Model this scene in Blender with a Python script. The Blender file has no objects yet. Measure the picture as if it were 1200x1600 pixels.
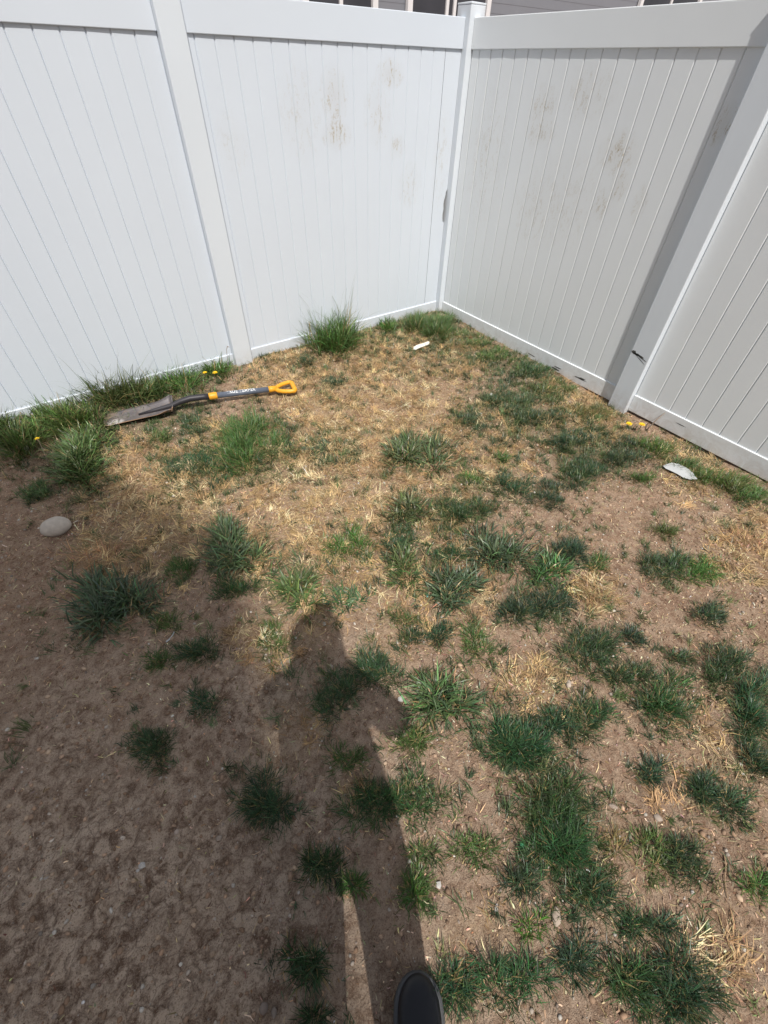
import bpy, bmesh, math, random
import numpy as np
from mathutils import Vector, Matrix

random.seed(7)
RNG = np.random.default_rng(11)
scene = bpy.context.scene
COL = scene.collection

# ------------------------------------------------------------------ camera
FPX, YAW, PITCH, ROLL = 682.95, .9303, -.7927, .0313
CAM = np.array([-2.9145, -3.1423, 1.5801])
cF = np.array([math.cos(PITCH)*math.cos(YAW), math.cos(PITCH)*math.sin(YAW), math.sin(PITCH)])
cR = np.cross(cF, [0, 0, 1]); cR /= np.linalg.norm(cR)
cU = np.cross(cR, cF)
cR, cU = (math.cos(ROLL)*cR + math.sin(ROLL)*cU, -math.sin(ROLL)*cR + math.cos(ROLL)*cU)
cam_d = bpy.data.cameras.new('camera')
cam_d.sensor_fit = 'VERTICAL'
cam_d.sensor_height = 24.0
cam_d.lens = 24.0*FPX/1600.0
cam_d.clip_start = 0.01
cam_d.clip_end = 2000
cam = bpy.data.objects.new('camera', cam_d)
cam.matrix_world = Matrix(((cR[0], cU[0], -cF[0], CAM[0]), (cR[1], cU[1], -cF[1], CAM[1]),
                           (cR[2], cU[2], -cF[2], CAM[2]), (0, 0, 0, 1)))
COL.objects.link(cam)
scene.camera = cam
scene.render.resolution_x, scene.render.resolution_y = 768, 1024

# ------------------------------------------------------------------ light
TO_SUN = Vector((-1.0, -2.5, 4.2)).normalized()
EL = math.asin(TO_SUN.z)
AZ = math.atan2(TO_SUN.x, TO_SUN.y)
world = bpy.data.worlds.new('World')
scene.world = world
world.use_nodes = True
wn = world.node_tree.nodes
sky = wn.new('ShaderNodeTexSky')
sky.sky_type = 'NISHITA'
sky.sun_disc = False
sky.sun_elevation = EL
sky.sun_rotation = AZ
sky.air_density = 1.0
sky.dust_density = 3.0
hz = wn.new('ShaderNodeHueSaturation')          # sky desaturated evenly so its fill in the shade stays neutral
hz.inputs['Saturation'].default_value = .5
world.node_tree.links.new(sky.outputs[0], hz.inputs['Color'])
world.node_tree.links.new(hz.outputs[0], wn['Background'].inputs[0])
wn['Background'].inputs[1].default_value = 0.112
sun_d = bpy.data.lights.new('sun', 'SUN')
sun_d.energy = 4.15
sun_d.angle = math.radians(0.7)
sun_d.color = (1.0, .95, .88)
sun = bpy.data.objects.new('sun', sun_d)
sun.rotation_euler = (-TO_SUN).to_track_quat('-Z', 'Y').to_euler()
sun.location = (-5, -9, 16)
COL.objects.link(sun)
scene.cycles.max_bounces = 6
scene.cycles.diffuse_bounces = 3
scene.cycles.transmission_bounces = 3
scene.view_settings.view_transform = 'Standard'
scene.view_settings.look = 'None'
scene.view_settings.exposure = 0.0
scene.view_settings.gamma = 1.0
scene.view_settings.use_curve_mapping = False

# ------------------------------------------------------------------ helpers
def depth_dir(u, v):
    return cF + cR*(u-600)/FPX - cU*(v-800)/FPX

def at(u, v, z=0.0):
    """point of the level z seen in that direction of the photograph (1200 x 1600)"""
    d = depth_dir(u, v)
    t = (z-CAM[2])/d[2]
    return CAM + t*d

def on_plane(u, v, axis, val):
    d = depth_dir(u, v)
    return CAM + (val-CAM[axis])/d[axis]*d

def size_at(u, v, npx):
    d = depth_dir(u, v)
    return npx*(-CAM[2]/d[2])/FPX

def jac(u, v):
    """ground vectors (x, y) of one photo pixel to the right and one pixel down"""
    return (at(u+.5, v)-at(u-.5, v))[:2], (at(u, v+.5)-at(u, v-.5))[:2]

def tag(o, label=None, cat=None, group=None, kind=None):
    if label: o['label'] = label
    if cat: o['category'] = cat
    if group: o['group'] = group
    if kind: o['kind'] = kind
    return o

def empty(name, loc=(0, 0, 0)):
    o = bpy.data.objects.new(name, None)
    o.empty_display_size = .1
    o.location = loc
    COL.objects.link(o)
    return o

def link(name, me, mat=None, parent=None, smooth=False):
    o = bpy.data.objects.new(name, me)
    if mat is not None and not me.materials:
        me.materials.append(mat)
    if smooth:
        me.polygons.foreach_set('use_smooth', [True]*len(me.polygons))
    COL.objects.link(o)
    if parent is not None:
        o.parent = parent
        o.matrix_parent_inverse = Matrix.Translation(-Vector(parent.location)) if parent.type == 'EMPTY' else Matrix.Identity(4)
    return o

def mesh_py(name, v, f):
    me = bpy.data.meshes.new(name)
    me.from_pydata([tuple(map(float, p)) for p in v], [], f)
    me.update()
    return me

def box_bm(bm, lo, hi, bevel=0.0, seg=2):
    r = bmesh.ops.create_cube(bm, size=1.0)
    vs = r['verts']
    lo, hi = Vector(lo), Vector(hi)
    for v in vs:
        v.co = Vector([(lo[i]+hi[i])/2 + v.co[i]*(hi[i]-lo[i]) for i in range(3)])
    if bevel > 0:
        es = list({e for v in vs for e in v.link_edges})
        bmesh.ops.bevel(bm, geom=es, offset=bevel, segments=seg, profile=.5, affect='EDGES')

def box(name, lo, hi, mat, parent=None, bevel=0.0, seg=2):
    bm = bmesh.new()
    box_bm(bm, lo, hi, bevel, seg)
    me = bpy.data.meshes.new(name)
    bm.to_mesh(me); bm.free()
    return link(name, me, mat, parent)

def tube_mesh(name, pts, radii, seg=10, cap=True, squash=1.0):
    pts = [Vector(p) for p in pts]
    n = len(pts)
    v, f = [], []
    up = Vector((0, 0, 1))
    for i, p in enumerate(pts):
        t = (pts[min(i+1, n-1)] - pts[max(i-1, 0)]).normalized()
        a = t.cross(up)
        if a.length < 1e-4: a = t.cross(Vector((1, 0, 0)))
        a.normalize()
        b = a.cross(t)
        r = radii[i] if hasattr(radii, '__len__') else radii
        for k in range(seg):
            an = 2*math.pi*k/seg
            v.append(p + a*(r*math.cos(an)) + b*(r*squash*math.sin(an)))
    for i in range(n-1):
        for k in range(seg):
            k2 = (k+1) % seg
            f.append((i*seg+k, i*seg+k2, (i+1)*seg+k2, (i+1)*seg+k))
    if cap:
        f.append(tuple(range(seg))[::-1])
        f.append(tuple((n-1)*seg+k for k in range(seg)))
    return mesh_py(name, v, f)

# value noise in numpy, used for the lie of the land and for scattering
def vnoise(x, y, seed=0):
    r = np.random.default_rng(seed).random((256, 256))
    xi, yi = np.floor(x).astype(int), np.floor(y).astype(int)
    fx, fy = x-xi, y-yi
    fx = fx*fx*(3-2*fx); fy = fy*fy*(3-2*fy)
    a = r[xi & 255, yi & 255]; b = r[(xi+1) & 255, yi & 255]
    c = r[xi & 255, (yi+1) & 255]; d = r[(xi+1) & 255, (yi+1) & 255]
    return (a*(1-fx)+b*fx)*(1-fy) + (c*(1-fx)+d*fx)*fy - .5

def fbm(x, y, scale, octs=4, seed=0, gain=.5):
    s, amp, tot = 0, 1.0, 0
    for o in range(octs):
        s = s + amp*vnoise(x/scale*2**o+17.3*o, y/scale*2**o-9.1*o, seed+o)
        tot += amp; amp *= gain
    return s/tot

# ------------------------------------------------------------------ materials
def new_mat(name):
    m = bpy.data.materials.new(name)
    m.use_nodes = True
    return m, m.node_tree.nodes, m.node_tree.links, m.node_tree.nodes['Principled BSDF']

def plain(name, col, rough=.6, spec=.4, metal=0.0, var=.12, scale=30, bump=.0, bscale=200):
    m, n, l, b = new_mat(name)
    b.inputs['Roughness'].default_value = rough
    b.inputs['Specular IOR Level'].default_value = spec
    b.inputs['Metallic'].default_value = metal
    tc = n.new('ShaderNodeTexCoord')
    no = n.new('ShaderNodeTexNoise')
    no.inputs['Scale'].default_value = scale; no.inputs['Detail'].default_value = 5
    l.new(tc.outputs['Object'], no.inputs['Vector'])
    mx = n.new('ShaderNodeMix'); mx.data_type = 'RGBA'
    mx.inputs[6].default_value = (*[c*(1-var) for c in col], 1)
    mx.inputs[7].default_value = (*[min(1, c*(1+var)) for c in col], 1)
    l.new(no.outputs[0], mx.inputs[0]); l.new(mx.outputs[2], b.inputs['Base Color'])
    if bump > 0:
        n2 = n.new('ShaderNodeTexNoise'); n2.inputs['Scale'].default_value = bscale; n2.inputs['Detail'].default_value = 4
        bp = n.new('ShaderNodeBump'); bp.inputs['Strength'].default_value = bump; bp.inputs['Distance'].default_value = .002
        l.new(tc.outputs['Object'], n2.inputs['Vector']); l.new(n2.outputs[0], bp.inputs['Height']); l.new(bp.outputs[0], b.inputs['Normal'])
    return m

def ramp(n, l, src, p0, p1, c0=(0, 0, 0, 1), c1=(1, 1, 1, 1)):
    r = n.new('ShaderNodeValToRGB')
    r.color_ramp.elements[0].position = p0; r.color_ramp.elements[0].color = c0
    r.color_ramp.elements[1].position = p1; r.color_ramp.elements[1].color = c1
    l.new(src, r.inputs[0])
    return r.outputs[0]

def mixc(n, l, fac, a, b, blend='MIX'):
    m = n.new('ShaderNodeMix'); m.data_type = 'RGBA'; m.blend_type = blend
    for s, i in ((fac, 0), (a, 6), (b, 7)):
        if isinstance(s, (int, float)): m.inputs[i].default_value = s
        elif isinstance(s, tuple): m.inputs[i].default_value = (*s, 1) if len(s) == 3 else s
        else: l.new(s, m.inputs[i])
    return m.outputs[2]

def math_n(n, l, op, a, b=None, clamp=False):
    m = n.new('ShaderNodeMath'); m.operation = op; m.use_clamp = clamp
    for s, i in ((a, 0), (b, 1)):
        if s is None: continue
        if isinstance(s, (int, float)): m.inputs[i].default_value = s
        else: l.new(s, m.inputs[i])
    return m.outputs[0]

def noise(n, l, vec, scale, detail=5, rough=.55, dist=0):
    t = n.new('ShaderNodeTexNoise')
    t.inputs['Scale'].default_value = scale; t.inputs['Detail'].default_value = detail
    t.inputs['Roughness'].default_value = rough; t.inputs['Distortion'].default_value = dist
    l.new(vec, t.inputs['Vector'])
    return t.outputs[0]

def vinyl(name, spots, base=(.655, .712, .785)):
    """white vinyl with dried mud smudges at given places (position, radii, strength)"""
    m, n, l, b = new_mat(name)
    b.inputs['Roughness'].default_value = .42
    b.inputs['Specular IOR Level'].default_value = .45
    geo = n.new('ShaderNodeNewGeometry')
    P = geo.outputs['Position']
    big = noise(n, l, P, 2.2, 4)
    col = mixc(n, l, big, tuple(c*.955 for c in base), tuple(min(1, c*1.02) for c in base))
    # smudges
    tot = None
    for (p, r, s) in spots:
        sub = n.new('ShaderNodeVectorMath'); sub.operation = 'SUBTRACT'
        l.new(P, sub.inputs[0]); sub.inputs[1].default_value = p
        mul = n.new('ShaderNodeVectorMath'); mul.operation = 'MULTIPLY'
        l.new(sub.outputs[0], mul.inputs[0]); mul.inputs[1].default_value = (1/r[0], 1/r[1], 1/r[2])
        ln = n.new('ShaderNodeVectorMath'); ln.operation = 'LENGTH'
        l.new(mul.outputs[0], ln.inputs[0])
        mr = n.new('ShaderNodeMapRange')
        mr.inputs[1].default_value = 1.0; mr.inputs[2].default_value = .1; mr.inputs[3].default_value = 0; mr.inputs[4].default_value = s
        l.new(ln.outputs[1], mr.inputs[0])
        tot = mr.outputs[0] if tot is None else math_n(n, l, 'MAXIMUM', tot, mr.outputs[0])
    if tot is not None:
        st = n.new('ShaderNodeVectorMath'); st.operation = 'MULTIPLY'
        l.new(P, st.inputs[0]); st.inputs[1].default_value = (1.6, 1.6, .7)
        sm = noise(n, l, st.outputs[0], 26, 8, .72, .6)
        sm = ramp(n, l, sm, .49, .60)
        gr = ramp(n, l, noise(n, l, P, 160, 4, .7), .35, .62)
        fac = math_n(n, l, 'MULTIPLY', math_n(n, l, 'MULTIPLY', tot, sm), gr, True)
        soft = math_n(n, l, 'MULTIPLY', tot, .10, True)
        fac = math_n(n, l, 'MAXIMUM', fac, soft, True)
        col = mixc(n, l, fac, col, (.36, .285, .165))
    # splashed soil close to the ground, thinning out upwards
    sx = n.new('ShaderNodeSeparateXYZ'); l.new(P, sx.inputs[0])
    low = n.new('ShaderNodeMapRange'); l.new(sx.outputs[2], low.inputs[0])
    low.inputs[1].default_value = .13; low.inputs[2].default_value = -.03; low.inputs[3].default_value = 0; low.inputs[4].default_value = 1
    sp = ramp(n, l, noise(n, l, P, 18, 7, .7, .8), .35, .75)
    fac = math_n(n, l, 'MULTIPLY', math_n(n, l, 'MULTIPLY', low.outputs[0], sp), .6, True)
    col = mixc(n, l, fac, col, (.30, .235, .16))
    l.new(col, b.inputs['Base Color'])
    bp = n.new('ShaderNodeBump'); bp.inputs['Strength'].default_value = .12; bp.inputs['Distance'].default_value = .004
    l.new(noise(n, l, P, 7, 3), bp.inputs['Height']); l.new(bp.outputs[0], b.inputs['Normal'])
    return m

LB = -.015                      # front face of the fence boards
def sl(u, v, rx, rz, s): p = on_plane(u, v, 1, LB); return (tuple(p), (rx, .1, rz), s)
def sr(u, v, ry, rz, s): p = on_plane(u, v, 0, LB); return (tuple(p), (.1, ry, rz), s)
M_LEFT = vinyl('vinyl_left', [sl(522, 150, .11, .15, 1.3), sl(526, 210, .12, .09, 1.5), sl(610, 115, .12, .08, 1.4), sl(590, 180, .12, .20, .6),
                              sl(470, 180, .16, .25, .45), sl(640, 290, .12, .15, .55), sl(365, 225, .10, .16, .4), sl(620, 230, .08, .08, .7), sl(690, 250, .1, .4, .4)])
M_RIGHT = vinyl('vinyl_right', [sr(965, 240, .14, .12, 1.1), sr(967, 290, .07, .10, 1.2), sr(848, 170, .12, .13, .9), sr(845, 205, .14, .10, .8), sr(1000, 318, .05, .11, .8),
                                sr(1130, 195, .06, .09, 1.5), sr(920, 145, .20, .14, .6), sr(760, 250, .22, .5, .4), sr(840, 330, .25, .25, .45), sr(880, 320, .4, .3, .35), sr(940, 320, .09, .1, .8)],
                base=(.775, .815, .845))  # same vinyl as the left, base made paler to brighten this weakly lit fence
M_POST = vinyl('vinyl_post', [], base=(.68, .733, .79))  # same vinyl again, base toned between the two fences for their light

def blade_mat(name, transl=.18, rough=.38, spec=.42, glow=(.20, .30, .05)):
    m, n, l, b = new_mat(name)
    at_ = n.new('ShaderNodeVertexColor'); at_.layer_name = 'tint'
    b.inputs['Roughness'].default_value = rough
    b.inputs['Specular IOR Level'].default_value = spec
    l.new(at_.outputs[0], b.inputs['Base Color'])
    tr = n.new('ShaderNodeBsdfTranslucent')
    l.new(mixc(n, l, .35, at_.outputs[0], glow), tr.inputs[0])
    mx = n.new('ShaderNodeMixShader'); mx.inputs[0].default_value = transl
    l.new(b.outputs[0], mx.inputs[1]); l.new(tr.outputs[0], mx.inputs[2])
    l.new(mx.outputs[0], n['Material Output'].inputs[0])
    return m
M_GRASS = blade_mat('grass_blade')
M_STRAW = blade_mat('dry_blade', .12, .6, .3, (.5, .34, .18))

def tint_mat(name, rough=.85):
    m, n, l, b = new_mat(name)
    a = n.new('ShaderNodeVertexColor'); a.layer_name = 'tint'
    tc = n.new('ShaderNodeTexCoord')
    k = noise(n, l, tc.outputs['Object'], 180, 4)
    l.new(mixc(n, l, k, mixc(n, l, 1.0, a.outputs[0], (.72, .72, .72), 'MULTIPLY'), a.outputs[0]), b.inputs['Base Color'])
    b.inputs['Roughness'].default_value = rough
    b.inputs['Specular IOR Level'].default_value = .25
    return m
M_PEBBLE = tint_mat('pebble')

# soil
def soil():
    m, n, l, b = new_mat('soil')
    geo = n.new('ShaderNodeNewGeometry'); P = geo.outputs['Position']
    va = n.new('ShaderNodeVertexColor'); va.layer_name = 'cover'
    sp = n.new('ShaderNodeSeparateColor'); l.new(va.outputs[0], sp.inputs[0])
    straw, clay, green = sp.outputs[0], sp.outputs[1], sp.outputs[2]
    n1 = noise(n, l, P, 5, 6, .6); n2 = noise(n, l, P, 28, 7, .65); n3 = noise(n, l, P, 120, 6, .7); n4 = noise(n, l, P, 420, 3, .6)
    c = mixc(n, l, ramp(n, l, n1, .35, .68), (.240, .145, .094), (.400, .270, .185))
    c = mixc(n, l, ramp(n, l, n2, .42, .72), c, (.50, .375, .272))
    c = mixc(n, l, ramp(n, l, n2, .28, .44, (.75, .75, .75, 1), (0, 0, 0, 1)), c, (.175, .105, .068))
    # crusted clay: pale crust broken by dark earth
    cr = ramp(n, l, noise(n, l, P, 24, 9, .72, .5), .40, .56)
    c2 = mixc(n, l, cr, (.175, .112, .077), (.66, .525, .405))
    c2 = mixc(n, l, ramp(n, l, n1, .50, .75, (0, 0, 0, 1), (.6, .6, .6, 1)), c2, (.36, .265, .195))
    vo = n.new('ShaderNodeTexVoronoi'); vo.feature = 'DISTANCE_TO_EDGE'; vo.inputs['Scale'].default_value = 21
    dv = n.new('ShaderNodeVectorMath'); dv.operation = 'ADD'
    nz = n.new('ShaderNodeTexNoise'); nz.inputs['Scale'].default_value = 14; nz.inputs['Detail'].default_value = 5
    l.new(P, nz.inputs['Vector'])
    sc = n.new('ShaderNodeVectorMath'); sc.operation = 'SCALE'; sc.inputs[3].default_value = .07
    l.new(nz.outputs[1], sc.inputs[0]); l.new(P, dv.inputs[0]); l.new(sc.outputs[0], dv.inputs[1]); l.new(dv.outputs[0], vo.inputs['Vector'])
    crack = ramp(n, l, vo.outputs['Distance'], .0, .05)
    crk_on = ramp(n, l, noise(n, l, P, 6, 3), .36, .50)
    crack = mixc(n, l, math_n(n, l, 'MULTIPLY', crk_on, clay), (1, 1, 1), crack)
    c2 = mixc(n, l, crack, mixc(n, l, .55, c2, (.12, .08, .058)), c2)
    c = mixc(n, l, clay, c, c2)
    # bleached thatch colour where dead grass has matted down
    sf = math_n(n, l, 'MULTIPLY', straw, ramp(n, l, n3, .34, .58))
    c = mixc(n, l, sf, c, (.46, .315, .165))
    gf = math_n(n, l, 'MULTIPLY', green, ramp(n, l, n3, .36, .60))
    c = mixc(n, l, gf, c, (.105, .115, .062))
    # grit
    c = mixc(n, l, ramp(n, l, n4, .60, .72), c, (.56, .45, .34))
    c = mixc(n, l, ramp(n, l, n3, .30, .44, (.85, .85, .85, 1), (0, 0, 0, 1)), c, (.150, .092, .060))
    c = mixc(n, l, ramp(n, l, n3, .56, .72, (0, 0, 0, 1), (.6, .6, .6, 1)), c, (.53, .40, .285))
    n5 = noise(n, l, P, 260, 3, .75)
    c = mixc(n, l, ramp(n, l, n5, .33, .46, (.8, .8, .8, 1), (0, 0, 0, 1)), c, (.135, .085, .058))
    c = mixc(n, l, ramp(n, l, n5, .55, .68, (0, 0, 0, 1), (.7, .7, .7, 1)), c, (.58, .45, .33))
    l.new(c, b.inputs['Base Color'])
    b.inputs['Roughness'].default_value = .95
    b.inputs['Specular IOR Level'].default_value = .15
    h = math_n(n, l, 'ADD', math_n(n, l, 'MULTIPLY', n2, .9), math_n(n, l, 'MULTIPLY', n3, .75))
    h = math_n(n, l, 'ADD', h, math_n(n, l, 'MULTIPLY', n4, .32))
    h = math_n(n, l, 'ADD', h, math_n(n, l, 'MULTIPLY', crack, .16))
    bp = n.new('ShaderNodeBump'); bp.inputs['Strength'].default_value = 1.0; bp.inputs['Distance'].default_value = .014
    l.new(h, bp.inputs['Height']); l.new(bp.outputs[0], b.inputs['Normal'])
    return m
M_SOIL = soil()

# ------------------------------------------------------------------ ground
# cover of dead grass: places (photo px), radius px, strength
STRAW = [(235, 770, 95, 1.0), (180, 740, 70, .8), (330, 720, 70, .6), (520, 630, 90, .9), (440, 570, 60, .8), (600, 570, 90, .8), (480, 720, 110, .8), (580, 700, 90, .8),
         (450, 790, 90, .7), (640, 650, 90, .75), (700, 560, 60, .6), (700, 830, 45, .8), (760, 690, 80, .5), (560, 790, 70, .6), (420, 850, 70, .65), (520, 870, 70, .6),
         (160, 855, 50, .8), (280, 845, 45, .6), (930, 925, 40, .8), (830, 1060, 50, .75), (1130, 1490, 60, .25), (560, 1240, 40, .7), (1165, 850, 60, .6), (1190, 830, 40, .6),
         (480, 960, 60, .5), (1000, 1290, 60, .12), (640, 940, 80, .4), (690, 760, 60, .5), (880, 640, 60, .4), (1150, 1530, 40, .15), (900, 1100, 60, .3), (740, 930, 60, .4),
         (1090, 720, 60, .5), (930, 650, 50, .7), (410, 1000, 50, .5), (460, 1150, 70, .3), (1120, 1150, 100, .25), (1090, 1420, 60, .1), (760, 1480, 80, .3), (230, 900, 60, .35)]
GREEN = [(800, 630, 60, .8), (850, 660, 60, .8), (900, 680, 60, .8), (960, 700, 45, .8), (310, 735, 55, .8), (440, 700, 50, .5), (520, 700, 40, .6), (740, 680, 60, .4), (700, 520, 60, .7),
         (780, 555, 40, .7), (840, 590, 40, .8), (610, 520, 50, .5), (250, 600, 90, .8), (120, 660, 90, .8), (650, 840, 60, .5), (730, 780, 60, .5), (470, 900, 60, .5), (540, 860, 45, .5),
         (850, 930, 60, .5), (470, 1060, 60, .5), (650, 1380, 40, .6), (870, 1300, 80, .6), (930, 1420, 60, .5), (820, 1150, 70, .5), (1180, 1120, 60, .5), (1050, 1320, 50, .4), (1020, 1080, 60, .4)]

def blobs(x, y, lst, sharp=1.0):
    out = np.zeros_like(x)
    for (u, v, r, s) in lst:
        c = at(u, v); ju, jv = jac(u, v)
        ju, jv = ju*r, jv*r
        det = ju[0]*jv[1]-ju[1]*jv[0]
        a = ((x-c[0])*jv[1]-(y-c[1])*jv[0])/det; b2 = (-(x-c[0])*ju[1]+(y-c[1])*ju[0])/det
        out = np.maximum(out, s*np.clip(1.25-(a*a+b2*b2)*.85, 0, 1))
    return out

def axis(lo, hi, step):
    c = np.arange(lo, hi+1e-6, step)
    a, b = [], []
    s, x = step, hi
    while x < 260:
        s *= 1.45; x += s; b.append(x)
    s, x = step, lo
    while x > -260:
        s *= 1.45; x -= s; a.append(x)
    return np.concatenate([np.array(a[::-1]), c, np.array(b)])
gx = axis(-4.3, .12, .0085); gy = axis(-4.1, .12, .0085)
GX, GY = np.meshgrid(gx, gy, indexing='ij')

def clay_mask(x, y):
    # bare crusted soil on the trampled side of the yard
    c0 = np.array([-3.62, -2.75])
    d = np.hypot((x-c0[0])/1.05, (y-c0[1])/1.15)
    return np.clip(1.45-d*1.15+fbm(x, y, .4, 3, 40)*.8, 0, 1)

def height(x, y):
    near = ((x > -5.5) & (x < .6) & (y > -5.5) & (y < .6))*1.0
    h = fbm(x, y, 1.1, 3, 1)*.035 + fbm(x, y, .22, 4, 5)*.022 + fbm(x, y, .05, 3, 9, .7)*.014
    h = h + fbm(x, y, .022, 2, 14, .8)*.007
    cl = clay_mask(x, y)
    h = h + cl*(np.clip(fbm(x, y, .10, 4, 21, .62)*1.9, -.35, .14)*.034)
    # soil washed away under the right hand fence, slight heap at the left one
    h = h - .035*np.exp(-((x+.02)/.16)**2)*np.clip((-y-1.2)/.9, 0, 1)
    h = h + .012*np.exp(-((y+.05)/.2)**2)
    return h*near - .004
H = height(GX, GY)
nx, ny = GX.shape
co = np.stack([GX, GY, H], -1).reshape(-1, 3)
idx = np.arange(nx*ny).reshape(nx, ny)
q = np.stack([idx[:-1, :-1], idx[1:, :-1], idx[1:, 1:], idx[:-1, 1:]], -1).reshape(-1, 4)
me = bpy.data.meshes.new('ground')
me.vertices.add(len(co)); me.vertices.foreach_set('co', co.ravel())
me.loops.add(q.size); me.loops.foreach_set('vertex_index', q.ravel())
me.polygons.add(len(q)); me.polygons.foreach_set('loop_start', np.arange(0, q.size, 4)); me.polygons.foreach_set('loop_total', np.full(len(q), 4))
me.polygons.foreach_set('use_smooth', np.ones(len(q), bool))
me.update(); me.validate()
nz_ = fbm(GX, GY, .16, 4, 60)*.9
straw_m = np.clip(blobs(GX, GY, STRAW)+nz_*.9-.05, 0, 1)*(blobs(GX, GY, STRAW) > 0)
green_m = np.clip(blobs(GX, GY, GREEN)+nz_, 0, 1)*(blobs(GX, GY, GREEN) > 0)
cv = np.stack([straw_m, clay_mask(GX, GY), green_m, np.ones_like(GX)], -1).reshape(-1, 4)
ca = me.color_attributes.new('cover', 'FLOAT_COLOR', 'POINT')
ca.data.foreach_set('color', cv.ravel().astype(np.float32))
ground = link('ground', me, M_SOIL)
tag(ground, 'bare brown soil yard with matted dead grass and crusted clay', None, None, 'structure')

def gz(x, y):
    return float(height(np.array([float(x)]), np.array([float(y)]))[0])

# ------------------------------------------------------------------ fences
ZT, ZR, ZB, ZP, RF, PH, W = 1.82, 1.679, .0913, 1.886, .025, .0635, 1.95

def board_mesh(along, a, b, z0, z1, jit=0.0, mid=False):
    """one tongue and groove board: flat face, chamfered long edges; along 'x' (left fence) or 'y' (right fence)"""
    ch, gd = .0046, .0046
    th = .022
    a2, b2 = a+.0001, b-.0001
    prof = [(a2, LB+gd), (a2+ch, LB+jit), (b2-ch, LB-jit), (b2, LB+gd), (b2, LB+th), (a2, LB+th)]
    v = []
    for z in (z0, z1):
        for (s, d) in prof:
            v.append((s, d, z) if along == 'x' else (d, s, z))
    n = len(prof)
    f = [tuple(range(n)), tuple(range(2*n-1, n-1, -1))]
    for i in range(n):
        j = (i+1) % n
        f.append((i, i+n, j+n, j))
    me = mesh_py('board', v, f)
    bm = bmesh.new(); bm.from_mesh(me); bmesh.ops.recalc_face_normals(bm, faces=bm.faces); bm.to_mesh(me); bm.free()
    return me

def fence_panel(root, along, s0, s1, grooves, mat):
    """s0 < s1: post faces; grooves: positions of the joints"""
    cuts = [s0+.001] + sorted(g for g in grooves if s0+.006 < g < s1-.006) + [s1-.001]
    for a, b in zip(cuts[:-1], cuts[1:]):
        link('board', board_mesh(along, a, b, ZB-.03, ZR+.03, random.uniform(-.0007, .0007)), mat, root)
    for nm, z0, z1 in (('top_rail', ZR, ZT), ('bottom_rail', -.022, ZB)):
        lo, hi = ((s0+.0005, -RF, z0), (s1-.0005, RF, z1)) if along == 'x' else ((-RF, s0+.0005, z0), (RF, s1-.0005, z1))
        box(nm, lo, hi, mat, root, .0035, 3)

def fence_post(parent, cx, cy, name='post', z1=ZP):
    p = box(name, (cx-PH, cy-PH, -.12), (cx+PH, cy+PH, z1-.012), M_POST, parent, .005, 3)
    bm = bmesh.new()
    box_bm(bm, (cx-PH-.001, cy-PH-.001, z1-.0118), (cx+PH+.001, cy+PH+.001, z1-.003), .002, 2)
    v = [bm.verts.new((cx+sx*(PH-.004), cy+sy*(PH-.004), z1-.0028)) for sx, sy in ((-1, -1), (1, -1), (1, 1), (-1, 1))]
    t = bm.verts.new((cx, cy, z1+.006))
    for i in range(4): bm.faces.new((v[i], v[(i+1) % 4], t))
    m_ = bpy.data.meshes.new('post_cap'); bm.to_mesh(m_); bm.free()
    c = link('post_cap', m_, M_POST, None)
    c.parent = p
    return p

lf = empty('vinyl_fence', (-W, 0, 0))
tag(lf, 'sunlit white vinyl privacy fence behind the shovel, running left from the corner post', 'fence', 'white vinyl fences round the yard')
fence_panel(lf, 'x', -W+PH, -PH, [-1.839+.1025*k for k in range(17)], M_LEFT)
fence_panel(lf, 'x', -2*W+PH, -W-PH, [-2.117-.1035*k for k in range(17)], M_LEFT)
fence_post(lf, -W, 0); fence_post(lf, -2*W, 0)
rf = empty('vinyl_fence', (0, -W, 0))
tag(rf, 'dimmer lit white vinyl privacy fence on the right with scuffed post and mud smudges', 'fence', 'white vinyl fences round the yard')
fence_panel(rf, 'y', -W+PH, -PH, [-.137-.1034*k for k in range(17)], M_RIGHT)
fence_panel(rf, 'y', -2*W+PH, -W-PH, [-2.148-.1036*k for k in range(17)], M_RIGHT)
rp = fence_post(rf, 0, -W); fence_post(rf, 0, -2*W)
cp = fence_post(None, 0, 0, 'fence_post')
tag(cp, 'white vinyl corner post where the two fences meet', 'post')

# torn hole beside the corner post: replace the last board by one with a bitten edge
for o in [c for c in lf.children if c.name.startswith('board')]:
    xs = [v.co.x for v in o.data.vertices]
    if abs(max(xs)-(-PH-.001)) < .003: last = o
xs = [v.co.x for v in last.data.vertices]; a, b = min(xs), max(xs)
bite = [(.705, 0), (.712, .016), (.735, .020), (.765, .023), (.80, .019), (.835, .024), (.86, .021), (.885, .013), (.905, .012), (.918, .006), (.925, 0)]
outl = [(a, ZB-.03), (b, ZB-.03)] + [(b-w_, z_) for z_, w_ in bite] + [(b, ZR+.03), (a, ZR+.03)]
nb = len(outl)
v = [(x, LB+.0006, z) for x, z in outl] + [(x, LB+.003, z) for x, z in outl]
f = [tuple(range(nb)), tuple(range(2*nb-1, nb-1, -1))] + [(i, (i+1) % nb, (i+1) % nb+nb, i+nb) for i in range(nb)]
me = mesh_py('board', v, f); bm = bmesh.new(); bm.from_mesh(me); bmesh.ops.recalc_face_normals(bm, faces=bm.faces); bm.to_mesh(me); bm.free()
last.data = me; me.materials.append(M_LEFT)
last['label'] = 'board with a jagged hole torn in its edge'
M_DARK = plain('hole_shade_plastic', (.16, .15, .14), .8, .2)  # dark colour stands for the shade inside the torn hole
box('back_skin', (a, LB+.019, ZB-.03), (b, LB+.022, ZR+.03), M_DARK, lf)

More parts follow.
